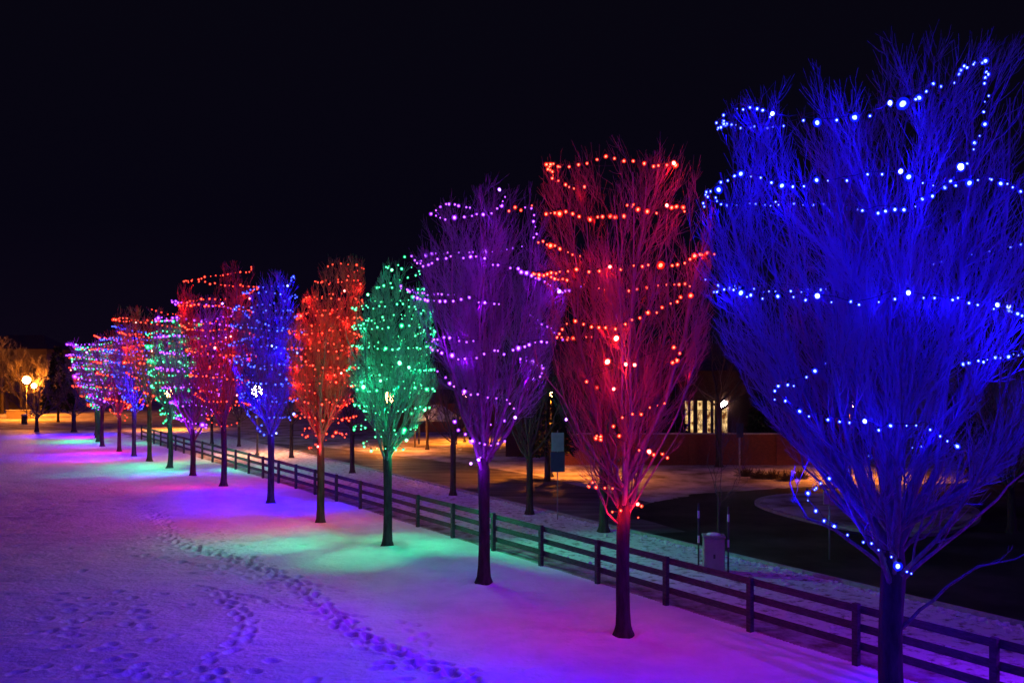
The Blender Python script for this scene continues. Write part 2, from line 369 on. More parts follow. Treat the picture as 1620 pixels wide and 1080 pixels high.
# lumps of ploughed snow along the kerb and over the verge
ico = np.array([(0,0,1),(.9,0,.45),(.28,.85,.45),(-.72,.53,.45),(-.72,-.53,.45),(.28,-.85,.45),(.72,.53,-.3),(-.28,.85,-.3),(-.9,0,-.3),(-.28,-.85,-.3),(.72,-.53,-.3)])
icf = [(0,1,2),(0,2,3),(0,3,4),(0,4,5),(0,5,1),(1,6,2),(2,7,3),(3,8,4),(4,9,5),(5,10,1),(6,7,2),(7,8,3),(8,9,4),(9,10,5),(10,6,1)]
V_ = []; F_ = []
for q in range(2600):
    Yq = 9 + 45 * rng.random() ** 1.3; near_kerb = rng.random() < .65
    x0_, _y = rl(Yq, -.25 - abs(rng.normal(0, .35))) if near_kerb else (fl(Yq, 1.2)[0] + rng.random() * max(rl(Yq)[0] - fl(Yq, 1.4)[0], .1), 0)
    sz = .02 + .05 * rng.random() ** 2.5; vv = (ico + rng.normal(0, .14, ico.shape)) * np.array([sz * rng.uniform(.9, 1.7), sz * rng.uniform(.9, 1.5), sz * .8]) + np.array([x0_, Yq, .008 + sz * .15])
    F_ += [[a + len(V_) * 11 for a in f] for f in icf]; V_.append(vv)
lump = mesh_np('snow_lumps', np.concatenate(V_), np.array(F_), M_SNOW, smooth=False); tag(lump, kind='stuff')

# ------------------------------------------------------------------ lamps helper
def point(parent, name, loc, color, power, rad=0.03):
    d = bpy.data.lights.new(name, 'POINT'); d.color = color; d.energy = power; d.shadow_soft_size = rad
    o = bpy.data.objects.new(name, d); COL.objects.link(o); o.location = loc
    if parent is not None: o.parent = parent
    return o

# ------------------------------------------------------------------ trees
def interp_poly(P, pi, t):
    K = P.shape[1]; s = t * (K - 1); i = np.minimum(s.astype(int), K - 2); a = (s - i)[:, None]
    A = P[pi, i]; B = P[pi, i + 1]
    T = B - A; T /= np.linalg.norm(T, axis=1, keepdims=True) + 1e-9
    return A * (1 - a) + B * a, T

class Env:
    """crown envelope: height -> centre offset and radius"""
    def __init__(s, z, c, r):
        o = np.argsort(z); s.z = np.array(z)[o]; s.c = np.array(c)[o]; s.r = np.array(r)[o]; s.zmax = s.z[-1]; s.zmin = s.z[0]
    def C(s, z): return np.interp(z, s.z, s.c)
    def R(s, z): return np.interp(z, s.z, s.r)

def grow(env, zf, rg, counts, lens, rad0, rtw, up=0.20, kink=0.10, spread=27, extra=()):
    """returns list of (P, R, sides) per branch level. Tree stands at the origin."""
    n1, n2, n3, n4 = counts
    K = 10
    az = (np.arange(n1) / n1 * 2 * np.pi * 2.618 + rg.normal(0, .3, n1)); rho = np.sqrt(rg.random(n1)); rho[: n1 // 3] = rg.uniform(.85, 1.0, n1 // 3)
    zr = env.zmax - env.zmin
    Rm_ = env.r.max(); zg = np.linspace(env.zmin, env.zmax, 60); Rg = env.R(zg)
    zm_ = zg[np.argmax(Rg)]; tx = Rm_ * rho * np.cos(az) * .98; ty = Rm_ * rho * np.sin(az) * .98       # how high the crown reaches there
    Cg = env.C(zg); okz = np.hypot(tx[:, None] + env.C(zm_) - Cg[None, :], ty[:, None] * .6) <= Rg[None, :] * 1.01
    ztop = np.where(okz.any(1), zg[len(zg) - 1 - np.argmax(okz[:, ::-1], axis=1)], zm_)
    zt = ztop - zr * (rg.uniform(0.01, 0.15, n1) + .10 * (.5 + .5 * np.sin(az * 5 + rg.uniform(0, 6))) * (rg.random(n1) < .8)); low = rg.random(n1) < .38; zt[low] = (env.zmin + zr * rg.uniform(.16, .75, n1))[low]; rho[low] = np.maximum(rho[low], .8)
    R = np.minimum(Rm_ * rho, env.R(zt) * .98)
    tgt = np.stack([env.C(zt) + R * np.cos(az), R * np.sin(az), zt], -1)
    hi = ~low; tgt[hi, 0] = (tx + env.C(zm_))[hi]
    st = np.zeros((n1, 3)); st[:, 2] = zf + rg.uniform(-0.35, 0.9, n1) * min(1.0, zr * .12)
    ctl = tgt * 1.0; Rm = env.R(env.zmin + zr * .5) * rho
    ctl[:, 0] = Rm * np.cos(az) * .80 + env.C(env.zmin + zr * .4); ctl[:, 1] = Rm * np.sin(az) * .80
    ctl[:, 2] = st[:, 2] + (zt - st[:, 2]) * .38
    t = np.linspace(0, 1, K)[None, :, None]
    P1 = (1 - t) ** 2 * st[:, None] + 2 * t * (1 - t) * ctl[:, None] + t ** 2 * tgt[:, None]
    wob = np.cumsum(rg.normal(0, kink * .9, P1.shape), axis=1); wob[:, :, 2] *= .3; wob -= wob[:, :1]
    P1 = P1 + wob * np.linspace(0, 1, K)[None, :, None] ** .5
    r1 = (rad0 * rg.uniform(.30, .50, n1) * np.where(low, .55, 1))[:, None] * (1 - np.linspace(0, 1, K)[None, :] * .86)
    for ex, er in extra:                        # low boughs that leave the vase shape
        ex = np.array(ex, float); q_ = np.linspace(0, len(ex) - 1, K); pe = np.stack([np.interp(q_, np.arange(len(ex)), ex[:, k]) for k in range(3)], -1)
        pe[1:] += np.cumsum(rg.normal(0, .035, (K - 1, 3)), axis=0)
        P1 = np.concatenate([P1, pe[None]]); r1 = np.concatenate([r1, er * (1 - np.linspace(0, 1, K)[None, :] * .8)])
    levels = [(P1, r1, 7)]
    Pp, Rp = P1, r1
    for n, (l0, l1), K2, S, rr, t0 in ((n2, lens[0], 7, 5, 0.55, .22), (n3, lens[1], 5, 3, 0.6, .22), (n4, lens[2], 4, 3, 0.7, .2)):
        # longer parents carry more children
        pl = np.linalg.norm(Pp[:, -1] - Pp[:, 0], axis=1); w = pl / pl.sum()
        pi = rg.choice(len(Pp), n, p=w); tt = t0 + (1 - t0) * rg.random(n) ** .85; tt = np.where(rg.random(n) < .10, rg.uniform(.05, .25, n), tt); tt = np.minimum(tt, .985)
        s0, T = interp_poly(Pp, pi, tt)
        al = np.radians(rg.normal(spread, 9, n)); q = rg.normal(0, 1, (n, 3)); q -= (q * T).sum(1, keepdims=True) * T
        out = s0.copy(); out[:, 2] = 0; out[:, 0] -= env.C(s0[:, 2]); out /= np.linalg.norm(out, axis=1, keepdims=True) + 1e-6
        q = q / (np.linalg.norm(q, axis=1, keepdims=True) + 1e-9) + out * .35; q /= np.linalg.norm(q, axis=1, keepdims=True)
        d = T * np.cos(al)[:, None] + q * np.sin(al)[:, None]; d[:, 2] += up * .5; d /= np.linalg.norm(d, axis=1, keepdims=True)
        L = rg.uniform(l0, l1, n) * (1.15 - .5 * tt)
        s = np.linspace(0, 1, K2)[None, :, None]
        P = s0[:, None] + d[:, None] * s * L[:, None, None]
        P[:, :, 2] += up * (s[:, :, 0] ** 2) * L[:, None]
        wob = np.cumsum(rg.normal(0, kink, P.shape), axis=1) * (L[:, None, None] / K2); wob -= wob[:, :1]; P = P + wob * 1.6
        # twigs that would leave the crown stay short
        for _ in range(3):
            E = P[:, -1]; zz = np.clip(E[:, 2], env.zmin, env.zmax); rd = np.hypot(E[:, 0] - env.C(zz), E[:, 1])
            bad = (rd > env.R(zz) * 1.05 + .08) | (E[:, 2] > env.zmax + .15)
            f_ = np.where(bad, rg.uniform(.35, .75, n), 1.0)[:, None, None]; P = s0[:, None] + (P - s0[:, None]) * f_
        Kp = Rp.shape[1]; rpar = Rp[pi, np.minimum((tt * (Kp - 1)).astype(int), Kp - 1)]
        r0 = np.clip(rpar * rr, rtw, None); R_ = r0[:, None] * (1 - np.linspace(0, 1, K2)[None, :] * .8); R_ = np.maximum(R_, rtw * .55)
        levels.append((P, R_, S)); Pp, Rp = P, R_
    return levels

def build_tree(name, loc, env, zf, seed, counts, lens, trunk_r, rtw, mats=None, lean=0.0, **kw):
    rg = np.random.default_rng(seed)
    root = empty(name, loc)
    bark, twig = mats or (M_BARK, M_TWIG)
    lv = grow(env, zf, rg, counts, lens, trunk_r, rtw, **kw)
    # trunk: flared foot, slight sweep
    zs = np.array([-0.05, 0.0, 0.08, 0.2, 0.5, 1.0, 1.6, zf * .8, zf, zf + .45]); zs = np.sort(zs)
    rr = np.interp(zs, [-.05, 0, .08, .2, .5, 1.5, zf, zf + .45], np.array([1.75, 1.65, 1.4, 1.15, 1.0, .93, .98, .62]) * trunk_r)
    P = np.stack([lean * (zs / zf) * (1 - zs / zf) * 1.0, .02 * np.sin(zs * 2 + seed), zs], -1)
    v, f = tubes(P[None], rr[None], 14)
    ang = np.arctan2(v[:, 1], v[:, 0]); k = 1 + .05 * np.sin(ang * 3 + seed) + .04 * np.sin(ang * 5 + v[:, 2] * 2 + seed)
    v[:, 0] *= k; v[:, 1] *= k
    mesh_np('trunk', v, f, M_TRUNK_SHADE, root)
    def join(ls, nm, m):
        V = []; Fc = []; b = 0
        for P_, R_, S_ in ls:
            vv, ff = tubes(P_, R_, S_); V.append(vv); Fc.append(ff + b); b += len(vv)
        return mesh_np(nm, np.concatenate(V), np.concatenate(Fc), m, root)
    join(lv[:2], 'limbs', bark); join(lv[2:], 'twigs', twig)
    return root, lv

def resample(P, step, rg, jit=0.35):
    seg = np.linalg.norm(np.diff(P, axis=0), axis=1); cum = np.r_[0, np.cumsum(seg)]
    s = 0.02; out = []
    while s < cum[-1]:
        out.append([np.interp(s, cum, P[:, k]) for k in range(3)]); s += step * rg.uniform(1 - jit, 1 + jit * 1.6)
    return np.array(out).reshape(-1, 3)

def build_string(label, loc, lines, colour, seed, step, bsize, nlights, power, spot=None, sm=1, bright=(), group='strings of coloured lights wound through the tree row'):
    """a light string (wire, bulbs, and the light the bulbs give) on its tree; lines are polylines local to loc"""
    rg = np.random.default_rng(seed); c = CLR[colour]
    root = tag(empty('light_string', loc), label, 'light string', group)
    V = []; Fc = []; b = 0; B = []
    for L in lines:
        L = np.asarray(L, float)
        # dense wire with droop between bulbs
        seg = np.linalg.norm(np.diff(L, axis=0), axis=1); cum = np.r_[0, np.cumsum(seg)]
        if cum[-1] < .05: continue
        s = np.linspace(0, cum[-1], max(2, int(cum[-1] / .12))); D = np.stack([np.interp(s, cum, L[:, k]) for k in range(3)], -1)
        D += rg.normal(0, .014, D.shape)
        if len(D) < 2: continue
        v, f = tubes(D[None], np.full((1, len(D)), .0045), 4); V.append(v); Fc.append(f + b); b += len(v)
        bb = resample(L, step, rg); B.append(bb + rg.normal(0, .022, bb.shape))
    B = np.concatenate(B); B[:, 2] -= .05
    jn = 0  # the runs are joined into one length of wire
    for q in range(len(V) - 1):
        a_, b_ = V[q][-4:].mean(0), V[q + 1][:4].mean(0); m_ = (a_ + b_) / 2; m_[:2] *= .75
        v, f = tubes(np.array([[a_, a_ * .75 + m_ * .25, m_, b_ * .75 + m_ * .25, b_]]), np.full((1, 5), .004), 4); V.append(v); Fc.append(f + b); b += len(v)
    mesh_np('wire', np.concatenate(V), np.concatenate(Fc), M_WIRE, root)
    size = bsize * np.exp(rg.normal(0, .26, len(B))); size[rg.random(len(B)) < .05] *= 1.7
    size[rg.random(len(B)) < .12] *= .6
    for (bx, by, bz, bs) in bright:       # the few bulbs that shine straight at the viewer
        k_ = np.argmin(np.linalg.norm(B - np.array([bx, by, bz]), axis=1)); B[k_] = (bx, by, bz); size[k_] = .32 + bs * .36
        point(root, 'bulb_light', (bx, by + .16, bz - .14), c['l'], 9 * c['p'], .04)
    isb = np.zeros(len(B), bool); isb[[np.argmin(np.linalg.norm(B - np.array(q_[:3]), axis=1)) for q_ in bright]] = True
    order = np.argsort(B[:, 1] - size * 4 - 50 * isb)          # nearest to the viewer first
    for q, i in enumerate(order[:100]):
        o = bpy.data.objects.new('bulb', (BRIGHTB if isb[i] else FARB if loc[1] > 32 else BULB)[colour]); COL.objects.link(o); o.parent = root
        o.location = B[i]; o.scale = (size[i],) * 3; o.rotation_euler = rg.normal(0, .5, 3)
    rest = order[100:]
    if len(rest):
        me = (FARB if loc[1] > 32 else BULB)[colour]; bv = np.array([v.co[:] for v in me.vertices]); n = len(bv)
        fs = [tuple(p.vertices) for p in me.polygons]; mi = [p.material_index for p in me.polygons]
        vv = []; ff = []; mm = []
        for k, i in enumerate(rest):
            vv += (bv * size[i] + B[i]).tolist(); ff += [tuple(a + k * n for a in f) for f in fs]; mm += mi
        m2 = bpy.data.meshes.new('bulbs'); m2.from_pydata(vv, [], ff)
        for m in me.materials: m2.materials.append(m)
        m2.polygons.foreach_set('material_index', mm); m2.polygons.foreach_set('use_smooth', [True] * len(ff)); m2.update()
        o = bpy.data.objects.new('bulbs', m2); COL.objects.link(o); o.parent = root; o['kind'] = 'stuff'
    sel = rg.choice(len(B), min(nlights, len(B)), replace=False)
    wts = np.exp(rg.normal(0, .45, len(sel))); wts /= wts.sum()
    for i, wt in zip(sel, wts):
        inward = np.array([-B[i, 0], -B[i, 1], 0]); inward /= np.linalg.norm(inward) + 1e-6
        point(root, 'bulb_light', tuple(B[i] + inward * .07 + np.array([0, 0, -.10])), c['l'], power * c['p'] * wt, .04)
    if spot:
        for (sx, sy, sz, pw, ang, *rot) in spot:
            d = bpy.data.lights.new('bulb_light', 'SPOT'); d.color = c['l']; d.energy = pw * c['p'] * (sm or 1); d.spot_size = math.radians(ang); d.spot_blend = 1.0; d.shadow_soft_size = .06
            o = bpy.data.objects.new('bulb_light', d); COL.objects.link(o); o.parent = root; o.location = (sx, sy, sz)
            o.rotation_euler = (math.radians(rg.normal(0, 9)), math.radians(rg.normal(0, 9)), 0) if not rot else (math.radians(rot[0]), math.radians(rot[1]), 0)
    return root

def spiral(env, turns, z1, z0, rg, tight=.95, n=60, wav=.22):
    """one continuous winding from the crown's top to its foot"""
    m = int(n * turns); th = np.linspace(0, 2 * np.pi * turns, m) + rg.uniform(0, 6); s = np.linspace(0, 1, m)
    # climbs in steps: nearly level for most of a turn
    z = z1 + (z0 - z1) * s + wav * np.sin(th * 1.0 + rg.uniform(0, 6)) + wav * .45 * np.sin(th * 2.7 + rg.uniform(0, 6)) + np.convolve(rg.normal(0, .06, m), np.ones(5) / 5, 'same')
    z = np.clip(z, env.zmin, env.zmax - .1)
    rad = env.R(z) * (tight + .05 * np.sin(th * 3.3) + np.convolve(rg.normal(0, .07, m), np.ones(4) / 4, 'same'))
    return np.stack([env.C(z) + rad * np.cos(th), rad * np.sin(th), z], -1)

def env_from(pxb, Yb, prof):
    z = []; c = []; r = []
    for (py, a, b_) in prof:
        z.append(H - (py - HY) / F * Yb); c.append(((a + b_) / 2 - pxb) / F * Yb); r.append((b_ - a) / 2 / F * Yb)
    return Env(z, c, r)

def lines_from(pxb, Yb, env, segs):
    """photo-traced windings laid on the crown's near ('f') or far ('b') side"""
    X0 = (pxb - CX) / F * Yb; L = []
    for sgn, pts in segs:
        o = []
        for (px, py) in pts:
            z = H - (py - HY) / F * Yb; u = (px - pxb) / F * Yb - env.C(z); d = math.sqrt(max((env.R(z) * .97) ** 2 - u * u, .02)) * (-1 if sgn == 'f' else 1)
            Y = Yb + d; o.append(((px - CX) / F * Y - X0, d, H - (py - HY) / F * Y))
        L.append(o)
    return L

TREES = [
 dict(c='blue', b=(1413, 1157), tr=.195, prof=[(905,1385,1450),(840,1320,1490),(780,1272,1545),(650,1212,1610),(460,1125,1665),(300,1108,1690),(215,1116,1680),(172,1122,1660),(128,1195,1640),(100,1325,1615),(64,1365,1490)],
      counts=(26,230,2200,14500), lens=((1.4,3.0),(.5,1.3),(.2,.6)), tw=.0040, n=90, P=640, label='nearest tree of the row, bare limbs and thick trunk glowing blue at the right edge'),
 dict(c='red', b=(987, 1003), tr=.155, prof=[(815,968,1018),(760,925,1040),(700,905,1070),(640,893,1090),(560,878,1110),(450,858,1122),(330,855,1118),(275,860,1098),(240,866,1094)],
      counts=(17,150,1500,6500), lens=((1.2,2.6),(.5,1.2),(.2,.55)), tw=.0045, n=50, P=210, label='tall red lit bare tree, second nearest of the row, in front of the fence'),
 dict(c='purple', b=(765, 923), tr=.165, prof=[(745,735,790),(680,708,835),(610,683,862),(540,668,878),(460,650,892),(400,645,885),(330,665,862),(295,720,850)],
      counts=(18,180,1800,7500), lens=((1.2,2.6),(.5,1.2),(.2,.55)), tw=.0050, n=40, P=265, label='wide purple lit bare tree standing between the green tree and the tall red tree'),
 dict(c='green', b=(612, 864), tr=.15, prof=[(725,597,630),(680,562,662),(610,553,688),(550,553,687),(490,560,684),(460,590,676),(430,607,664),(395,612,655)],
      counts=(16,170,1200,4600), lens=((1.0,2.0),(.45,1.0),(.2,.5)), tw=.0058, n=24, P=400, label='narrow green lit bare tree with a cone shaped top beside the purple tree'),
 dict(c='red', b=(507, 828), tr=.15, prof=[(712,492,530),(665,470,560),(590,458,566),(530,457,572),(480,474,574),(440,504,574),(408,510,574)],
      counts=(18,200,1500,5500), lens=((1.0,2.2),(.45,1.0),(.2,.5)), tw=.0065, n=28, P=520, label='slim bright red lit tree directly left of the narrow green one'),
 dict(c='blue', b=(429, 796), tr=.15, prof=[(692,418,442),(640,383,470),(560,370,478),(510,363,482),(478,378,472),(445,398,468),(432,405,462)],
      counts=(16,180,1300,4500), lens=((1.0,2.2),(.45,1.0),(.2,.5)), tw=.0075, n=18, P=480, label='second blue lit tree, left of the slim bright red one'),
 dict(c='red', b=(354, 768), tr=.15, prof=[(680,338,370),(640,315,395),(570,296,402),(500,288,404),(450,290,402),(432,298,400),(415,350,398)],
      counts=(16,180,1200,3500), lens=((1.0,2.2),(.45,1.0),(.2,.5)), tw=.0085, n=20, P=560, label='dull maroon lit tree with one bright string over its flat top'),
 dict(c='purple', b=(305, 753), tr=.15, prof=[(690,295,318),(640,272,342),(580,254,362),(520,250,372),(490,255,368),(470,285,360)],
      counts=(14,160,900,2500), lens=((1.0,2.2),(.45,1.0),(.2,.5)), tw=.0095, n=12, P=420, label='purple lit tree left of the maroon tree with the flat top'),
 dict(c='green', b=(268, 740), tr=.15, prof=[(672,260,280),(640,250,294),(590,236,306),(540,232,318),(510,242,318),(500,256,306)],
      counts=(14,140,800,2200), lens=((1.0,2.0),(.45,1.0),(.2,.5)), tw=.010, n=12, P=380, label='second green lit tree, in front of an orange street lamp'),
 dict(c='red', b=(236, 729), tr=.15, prof=[(645,226,246),(590,204,272),(540,194,288),(505,186,292),(486,196,288)],
      counts=(14,140,700,1800), lens=((1.0,2.0),(.45,1.0),(.2,.5)), tw=.011, n=10, P=360, label='red topped tree where the far end of the fence starts'),
 dict(c='blue', b=(212, 722), tr=.15, prof=[(652,204,222),(600,182,242),(560,170,252),(530,166,254),(512,184,246)],
      counts=(12,120,600,1500), lens=((1.0,2.0),(.45,1.0),(.2,.5)), tw=.012, n=10, P=420, label='third blue lit tree, farther than the red topped one'),
 dict(c='red', b=(189, 714), tr=.14, prof=[(665,182,198),(610,158,216),(560,150,226),(530,152,222),(520,165,215)],
      counts=(12,120,500,1300), lens=((1.0,2.0),(.45,1.0),(.2,.5)), tw=.012, n=8, P=360, label='small distant red lit tree with a reddish trunk'),
 dict(c='purple', b=(162, 706), tr=.15, prof=[(650,154,170),(600,124,198),(560,110,204),(540,112,200),(530,132,190)],
      counts=(12,120,500,1300), lens=((1.0,2.0),(.45,1.0),(.2,.5)), tw=.013, n=8, P=400, label='distant purple lit tree, last but three of the row'),
 dict(c='green', b=(155, 699), tr=.15, prof=[(650,148,162),(600,130,182),(570,118,186),(548,122,182),(538,132,176)],
      counts=(12,110,450,1200), lens=((1.0,2.0),(.45,1.0),(.2,.5)), tw=.014, n=8, P=330, label='distant green lit tree, partly hidden at the far end of the row'),
 dict(c='red', b=(153, 693), tr=.15, prof=[(650,147,160),(610,118,182),(575,112,186),(550,120,182),(540,130,176)],
      counts=(10,90,350,900), lens=((1.0,2.0),(.45,1.0),(.2,.5)), tw=.015, n=6, P=330, label='farthest red lit tree, peeping out left of the distant green one'),
 dict(c='blue', b=(152, 688), tr=.15, prof=[(650,147,158),(610,126,180),(575,118,184),(550,124,180),(545,132,172)],
      counts=(10,90,350,900), lens=((1.0,2.0),(.45,1.0),(.2,.5)), tw=.015, n=6, P=420, label='last blue lit tree at the very end of the row'),
]
SEG = {
 0: [('f', [(1133,198),(1150,178),(1165,165),(1198,164),(1222,181),(1252,181),(1290,188),(1320,186),(1345,182),(1380,174),(1408,164),(1440,153),(1470,138),(1480,128)]),
     ('b', [(1133,200),(1150,192),(1135,188),(1170,196),(1215,198),(1240,195)]),
     ('f', [(1524,104),(1556,94),(1562,110),(1558,125),(1564,142),(1558,165),(1558,185),(1554,195),(1545,225),(1535,240),(1520,262),(1500,290),(1475,305),(1445,322),(1420,325),(1395,326),(1358,330)]),
     ('b', [(1524,104),(1518,122),(1500,130),(1480,133)]),
     ('b', [(1358,330),(1320,322),(1240,320),(1170,320),(1125,315)]),
     ('f', [(1115,325),(1113,310),(1128,300),(1140,285),(1165,270),(1205,278),(1255,291),(1300,280),(1320,285),(1360,275),(1385,268),(1425,272),(1470,285),(1500,290),(1540,285),(1565,275),(1600,290),(1640,305),(1690,320)]),
     ('f', [(1112,318),(1122,296),(1130,312),(1138,290)]),
     ('f', [(1127,455),(1150,455),(1180,460),(1220,464),(1260,462),(1292,467),(1330,472),(1375,475),(1400,462),(1437,463),(1495,468),(1540,472),(1580,482),(1615,495),(1660,510)]),
     ('b', [(1120,435),(1135,450),(1170,452),(1230,458),(1310,452),(1370,462),(1395,455),(1425,437)]),
     ('b', [(1475,415),(1500,408),(1540,400),(1575,388),(1620,383)]),
     ('f', [(1520,568),(1580,562),(1600,556),(1640,545),(1680,540)]),
     ('b', [(1290,573),(1315,573),(1403,583),(1433,586)]),
     ('f', [(1290,582),(1270,597),(1245,602),(1220,610),(1222,625),(1245,630),(1260,645),(1290,655),(1340,660),(1368,667),(1395,672),(1430,669),(1442,672),(1463,667),(1482,678),(1505,698),(1512,700)]),
     ('b', [(1512,700),(1470,706),(1440,700),(1365,720)]),
     ('b', [(1365,720),(1330,750),(1310,754)]),
     ('f', [(1312,752),(1290,765),(1275,785),(1293,805),(1300,815),(1315,828),(1340,840),(1370,845),(1390,865),(1412,873),(1425,890),(1443,905),(1445,912)])],
 1: [('f', [(872,268),(866,256),(890,261),(925,255),(962,245),(985,251),(1010,254),(1040,258),(1078,258)]),
     ('f', [(868,262),(872,272),(882,280),(900,293)]), ('b', [(900,293),(930,292)]),
     ('f', [(1082,322),(1078,335),(1072,325),(1055,325),(1030,335),(1010,328),(998,318),(990,320)]),
     ('b', [(998,322),(985,338),(955,339),(925,341)]),
     ('f', [(863,335),(880,335),(905,333),(917,342),(935,342)]), ('f', [(802,330),(812,322),(822,332),(838,320),(850,330)]),
     ('f', [(850,380),(865,381),(885,390),(905,396),(920,405)]),
     ('f', [(845,430),(870,432),(900,422),(935,427),(965,420),(1000,418),(1030,416),(1060,419),(1085,412),(1100,400),(1120,396),(1130,398)]),
     ('b', [(845,432),(870,436),(900,440),(918,440),(935,450),(960,455),(990,458),(1030,450),(1065,445),(1090,445)]),
     ('f', [(1092,445),(1094,460),(1075,470),(1052,483),(1020,496),(995,503),(975,515),(950,518),(930,510),(907,505),(890,515),(880,530)]),
     ('b', [(880,530),(912,532),(942,527),(975,535)]),
     ('f', [(1062,572),(1075,562),(1068,548),(1060,545)]),
     ('f', [(928,600),(940,592),(935,585)]), ('f', [(960,572),(990,575),(1005,577)]), ('f', [(975,535),(972,545)]),
     ('b', [(928,600),(952,610),(975,616),(995,620)]),
     ('f', [(1052,632),(1045,642),(1040,636),(1022,645),(1008,655),(995,652),(975,660),(967,671),(978,690)]),
     ('f', [(942,684),(950,680),(953,688),(940,688),(958,686)]),
     ('f', [(1012,710),(1027,715),(1045,715),(1055,720)]),
     ('f', [(930,765),(938,767),(955,766),(968,766),(980,772)]),
     ('b', [(930,765),(938,758),(952,748),(963,742)]),
     ('f', [(970,808),(980,805),(988,800),(997,798),(1011,797),(1020,798)]),
     ('b', [(983,815),(998,818),(1010,818),(1006,808)])],
 2: [('f', [(682,337),(695,341),(705,345),(725,341),(752,337),(775,337),(790,325),(800,308),(790,298)]),
     ('b', [(682,337),(693,328),(705,318),(725,323),(740,325),(752,336)]),
     ('f', [(832,325),(845,330),(842,345),(848,360),(845,375),(838,372)]),
     ('f', [(652,405),(672,420),(690,410),(715,402),(740,403),(757,404),(770,410),(790,417),(812,420),(832,430),(850,437),(868,446),(885,460),(905,455),(918,452)]),
     ('b', [(665,410),(680,398),(710,398),(745,396),(780,397),(828,388)]),
     ('f', [(635,450),(645,455),(660,470),(678,472),(705,474),(725,473),(748,466),(762,477),(785,477),(800,480)]),
     ('b', [(632,452),(668,462),(692,463),(715,463),(748,466)]),
     ('b', [(838,495),(865,512),(885,530),(895,535)]),
     ('f', [(675,540),(690,535),(707,530),(740,537),(757,538)]),
     ('f', [(680,547),(700,556),(730,564),(745,565),(760,558),(775,555),(787,550),(797,554),(830,545),(852,538),(866,537)]),
     ('b', [(813,566),(828,565),(845,570),(858,577),(862,580),(855,590),(835,597)]),
     ('f', [(693,588),(700,590),(705,598),(720,610),(745,618),(765,625),(785,627),(800,628),(812,640),(820,650),(817,660),(797,663)]),
     ('b', [(797,663),(770,670)]),
     ('f', [(718,662),(730,680),(750,697),(775,701),(787,698),(800,693)]),
     ('f', [(745,733),(757,728),(762,722)])],
}
def bough(b, dy, pts, er):
    xb, yb = G(*b); out = []
    for k_, (px, py) in enumerate(pts):
        Y_ = yb + dy * k_ / (len(pts) - 1); X_, _, Z_ = W(px, py, Y_); out.append((X_ - xb, Y_ - yb, Z_))
    return out, er
B0 = (1413, 1157)
BOUGHS = {0: [bough(B0, -1.0, [(1418, 1000), (1462, 968), (1515, 925), (1575, 900), (1650, 868)], .034), bough(B0, 1.2, [(1418, 925), (1500, 862), (1560, 815), (1600, 765), (1640, 735)], .036),
              bough(B0, -.8, [(1408, 905), (1335, 838), (1280, 815), (1245, 778), (1225, 735)], .036), bough(B0, .9, [(1415, 890), (1490, 790), (1570, 735), (1620, 690)], .03)],
          1: [bough((987, 1003), .7, [(985, 815), (950, 742), (915, 690), (895, 640), (885, 600)], .026), bough((987, 1003), -.5, [(988, 820), (1030, 745), (1062, 690), (1085, 640)], .024)]}
BRIGHT = {0: [(1520, 264, 2.6), (1425, 271, 1.5), (1293, 468, 1.9), (1408, 163, 1.5), (1437, 463, 1.6), (1578, 482, 1.5), (1596, 485, 1.5), (1222, 180, 1.5), (1368, 666, 1.5)],
 1: [(975, 535, 3.4), (961, 572, 3.4), (990, 576, 2.0), (1004, 577, 2.0), (1027, 714, 2.6), (1066, 258, 2.2), (1009, 797, 2.0), (1055, 325, 1.8), (965, 422, 1.8), (971, 615, 1.7)],
 2: [(885, 461, 3.0), (790, 300, 2.0), (757, 727, 2.2), (745, 733, 2.0), (896, 663, 2.0), (815, 660, 2.2)],
 3: [(632, 574, 4.0), (575, 612, 4.0), (647, 581, 2.6), (672, 648, 2.4), (643, 696, 2.6), (620, 427, 2.2), (602, 602, 2.2), (582, 466, 2.0)],
 4: [(545, 460, 2.2), (503, 706, 2.4), (540, 590, 2.2)],
 5: [(465, 655, 4.0), (470, 558, 2.8), (455, 452, 2.6), (430, 547, 2.2), (437, 685, 2.2)],
 6: [(340, 550, 4.0), (395, 472, 3.2), (375, 625, 2.8), (365, 532, 2.6)],
 7: [(352, 480, 3.6), (357, 534, 3.0)],
 8: [(240, 610, 5.0), (283, 572, 3.8)], 9: [(240, 555, 4.0), (215, 510, 2.4)], 13: [(120, 545, 4.0), (114, 572, 3.6)], 12: [(137, 557, 4.0), (162, 588, 3.5)], 14: [(112, 585, 4.0), (124, 600, 4.0)]}
place = ['the nearest tree', 'the tall red tree in front of the fence', 'the wide purple tree', 'the narrow green tree with the cone shaped top',
         'the slim bright red tree', 'the second blue tree from the right', 'the maroon tree with the flat top', 'the purple tree left of the maroon one',
         'the green tree by the orange lamp', 'the red topped tree by the fence end', 'the third blue tree', 'the small distant tree with reddish trunk',
         'the distant purple tree', 'the distant green tree', 'the farthest red tree', 'the last blue tree of the row']
adj = {'blue': 'blue', 'red': 'red', 'purple': 'violet', 'green': 'green'}
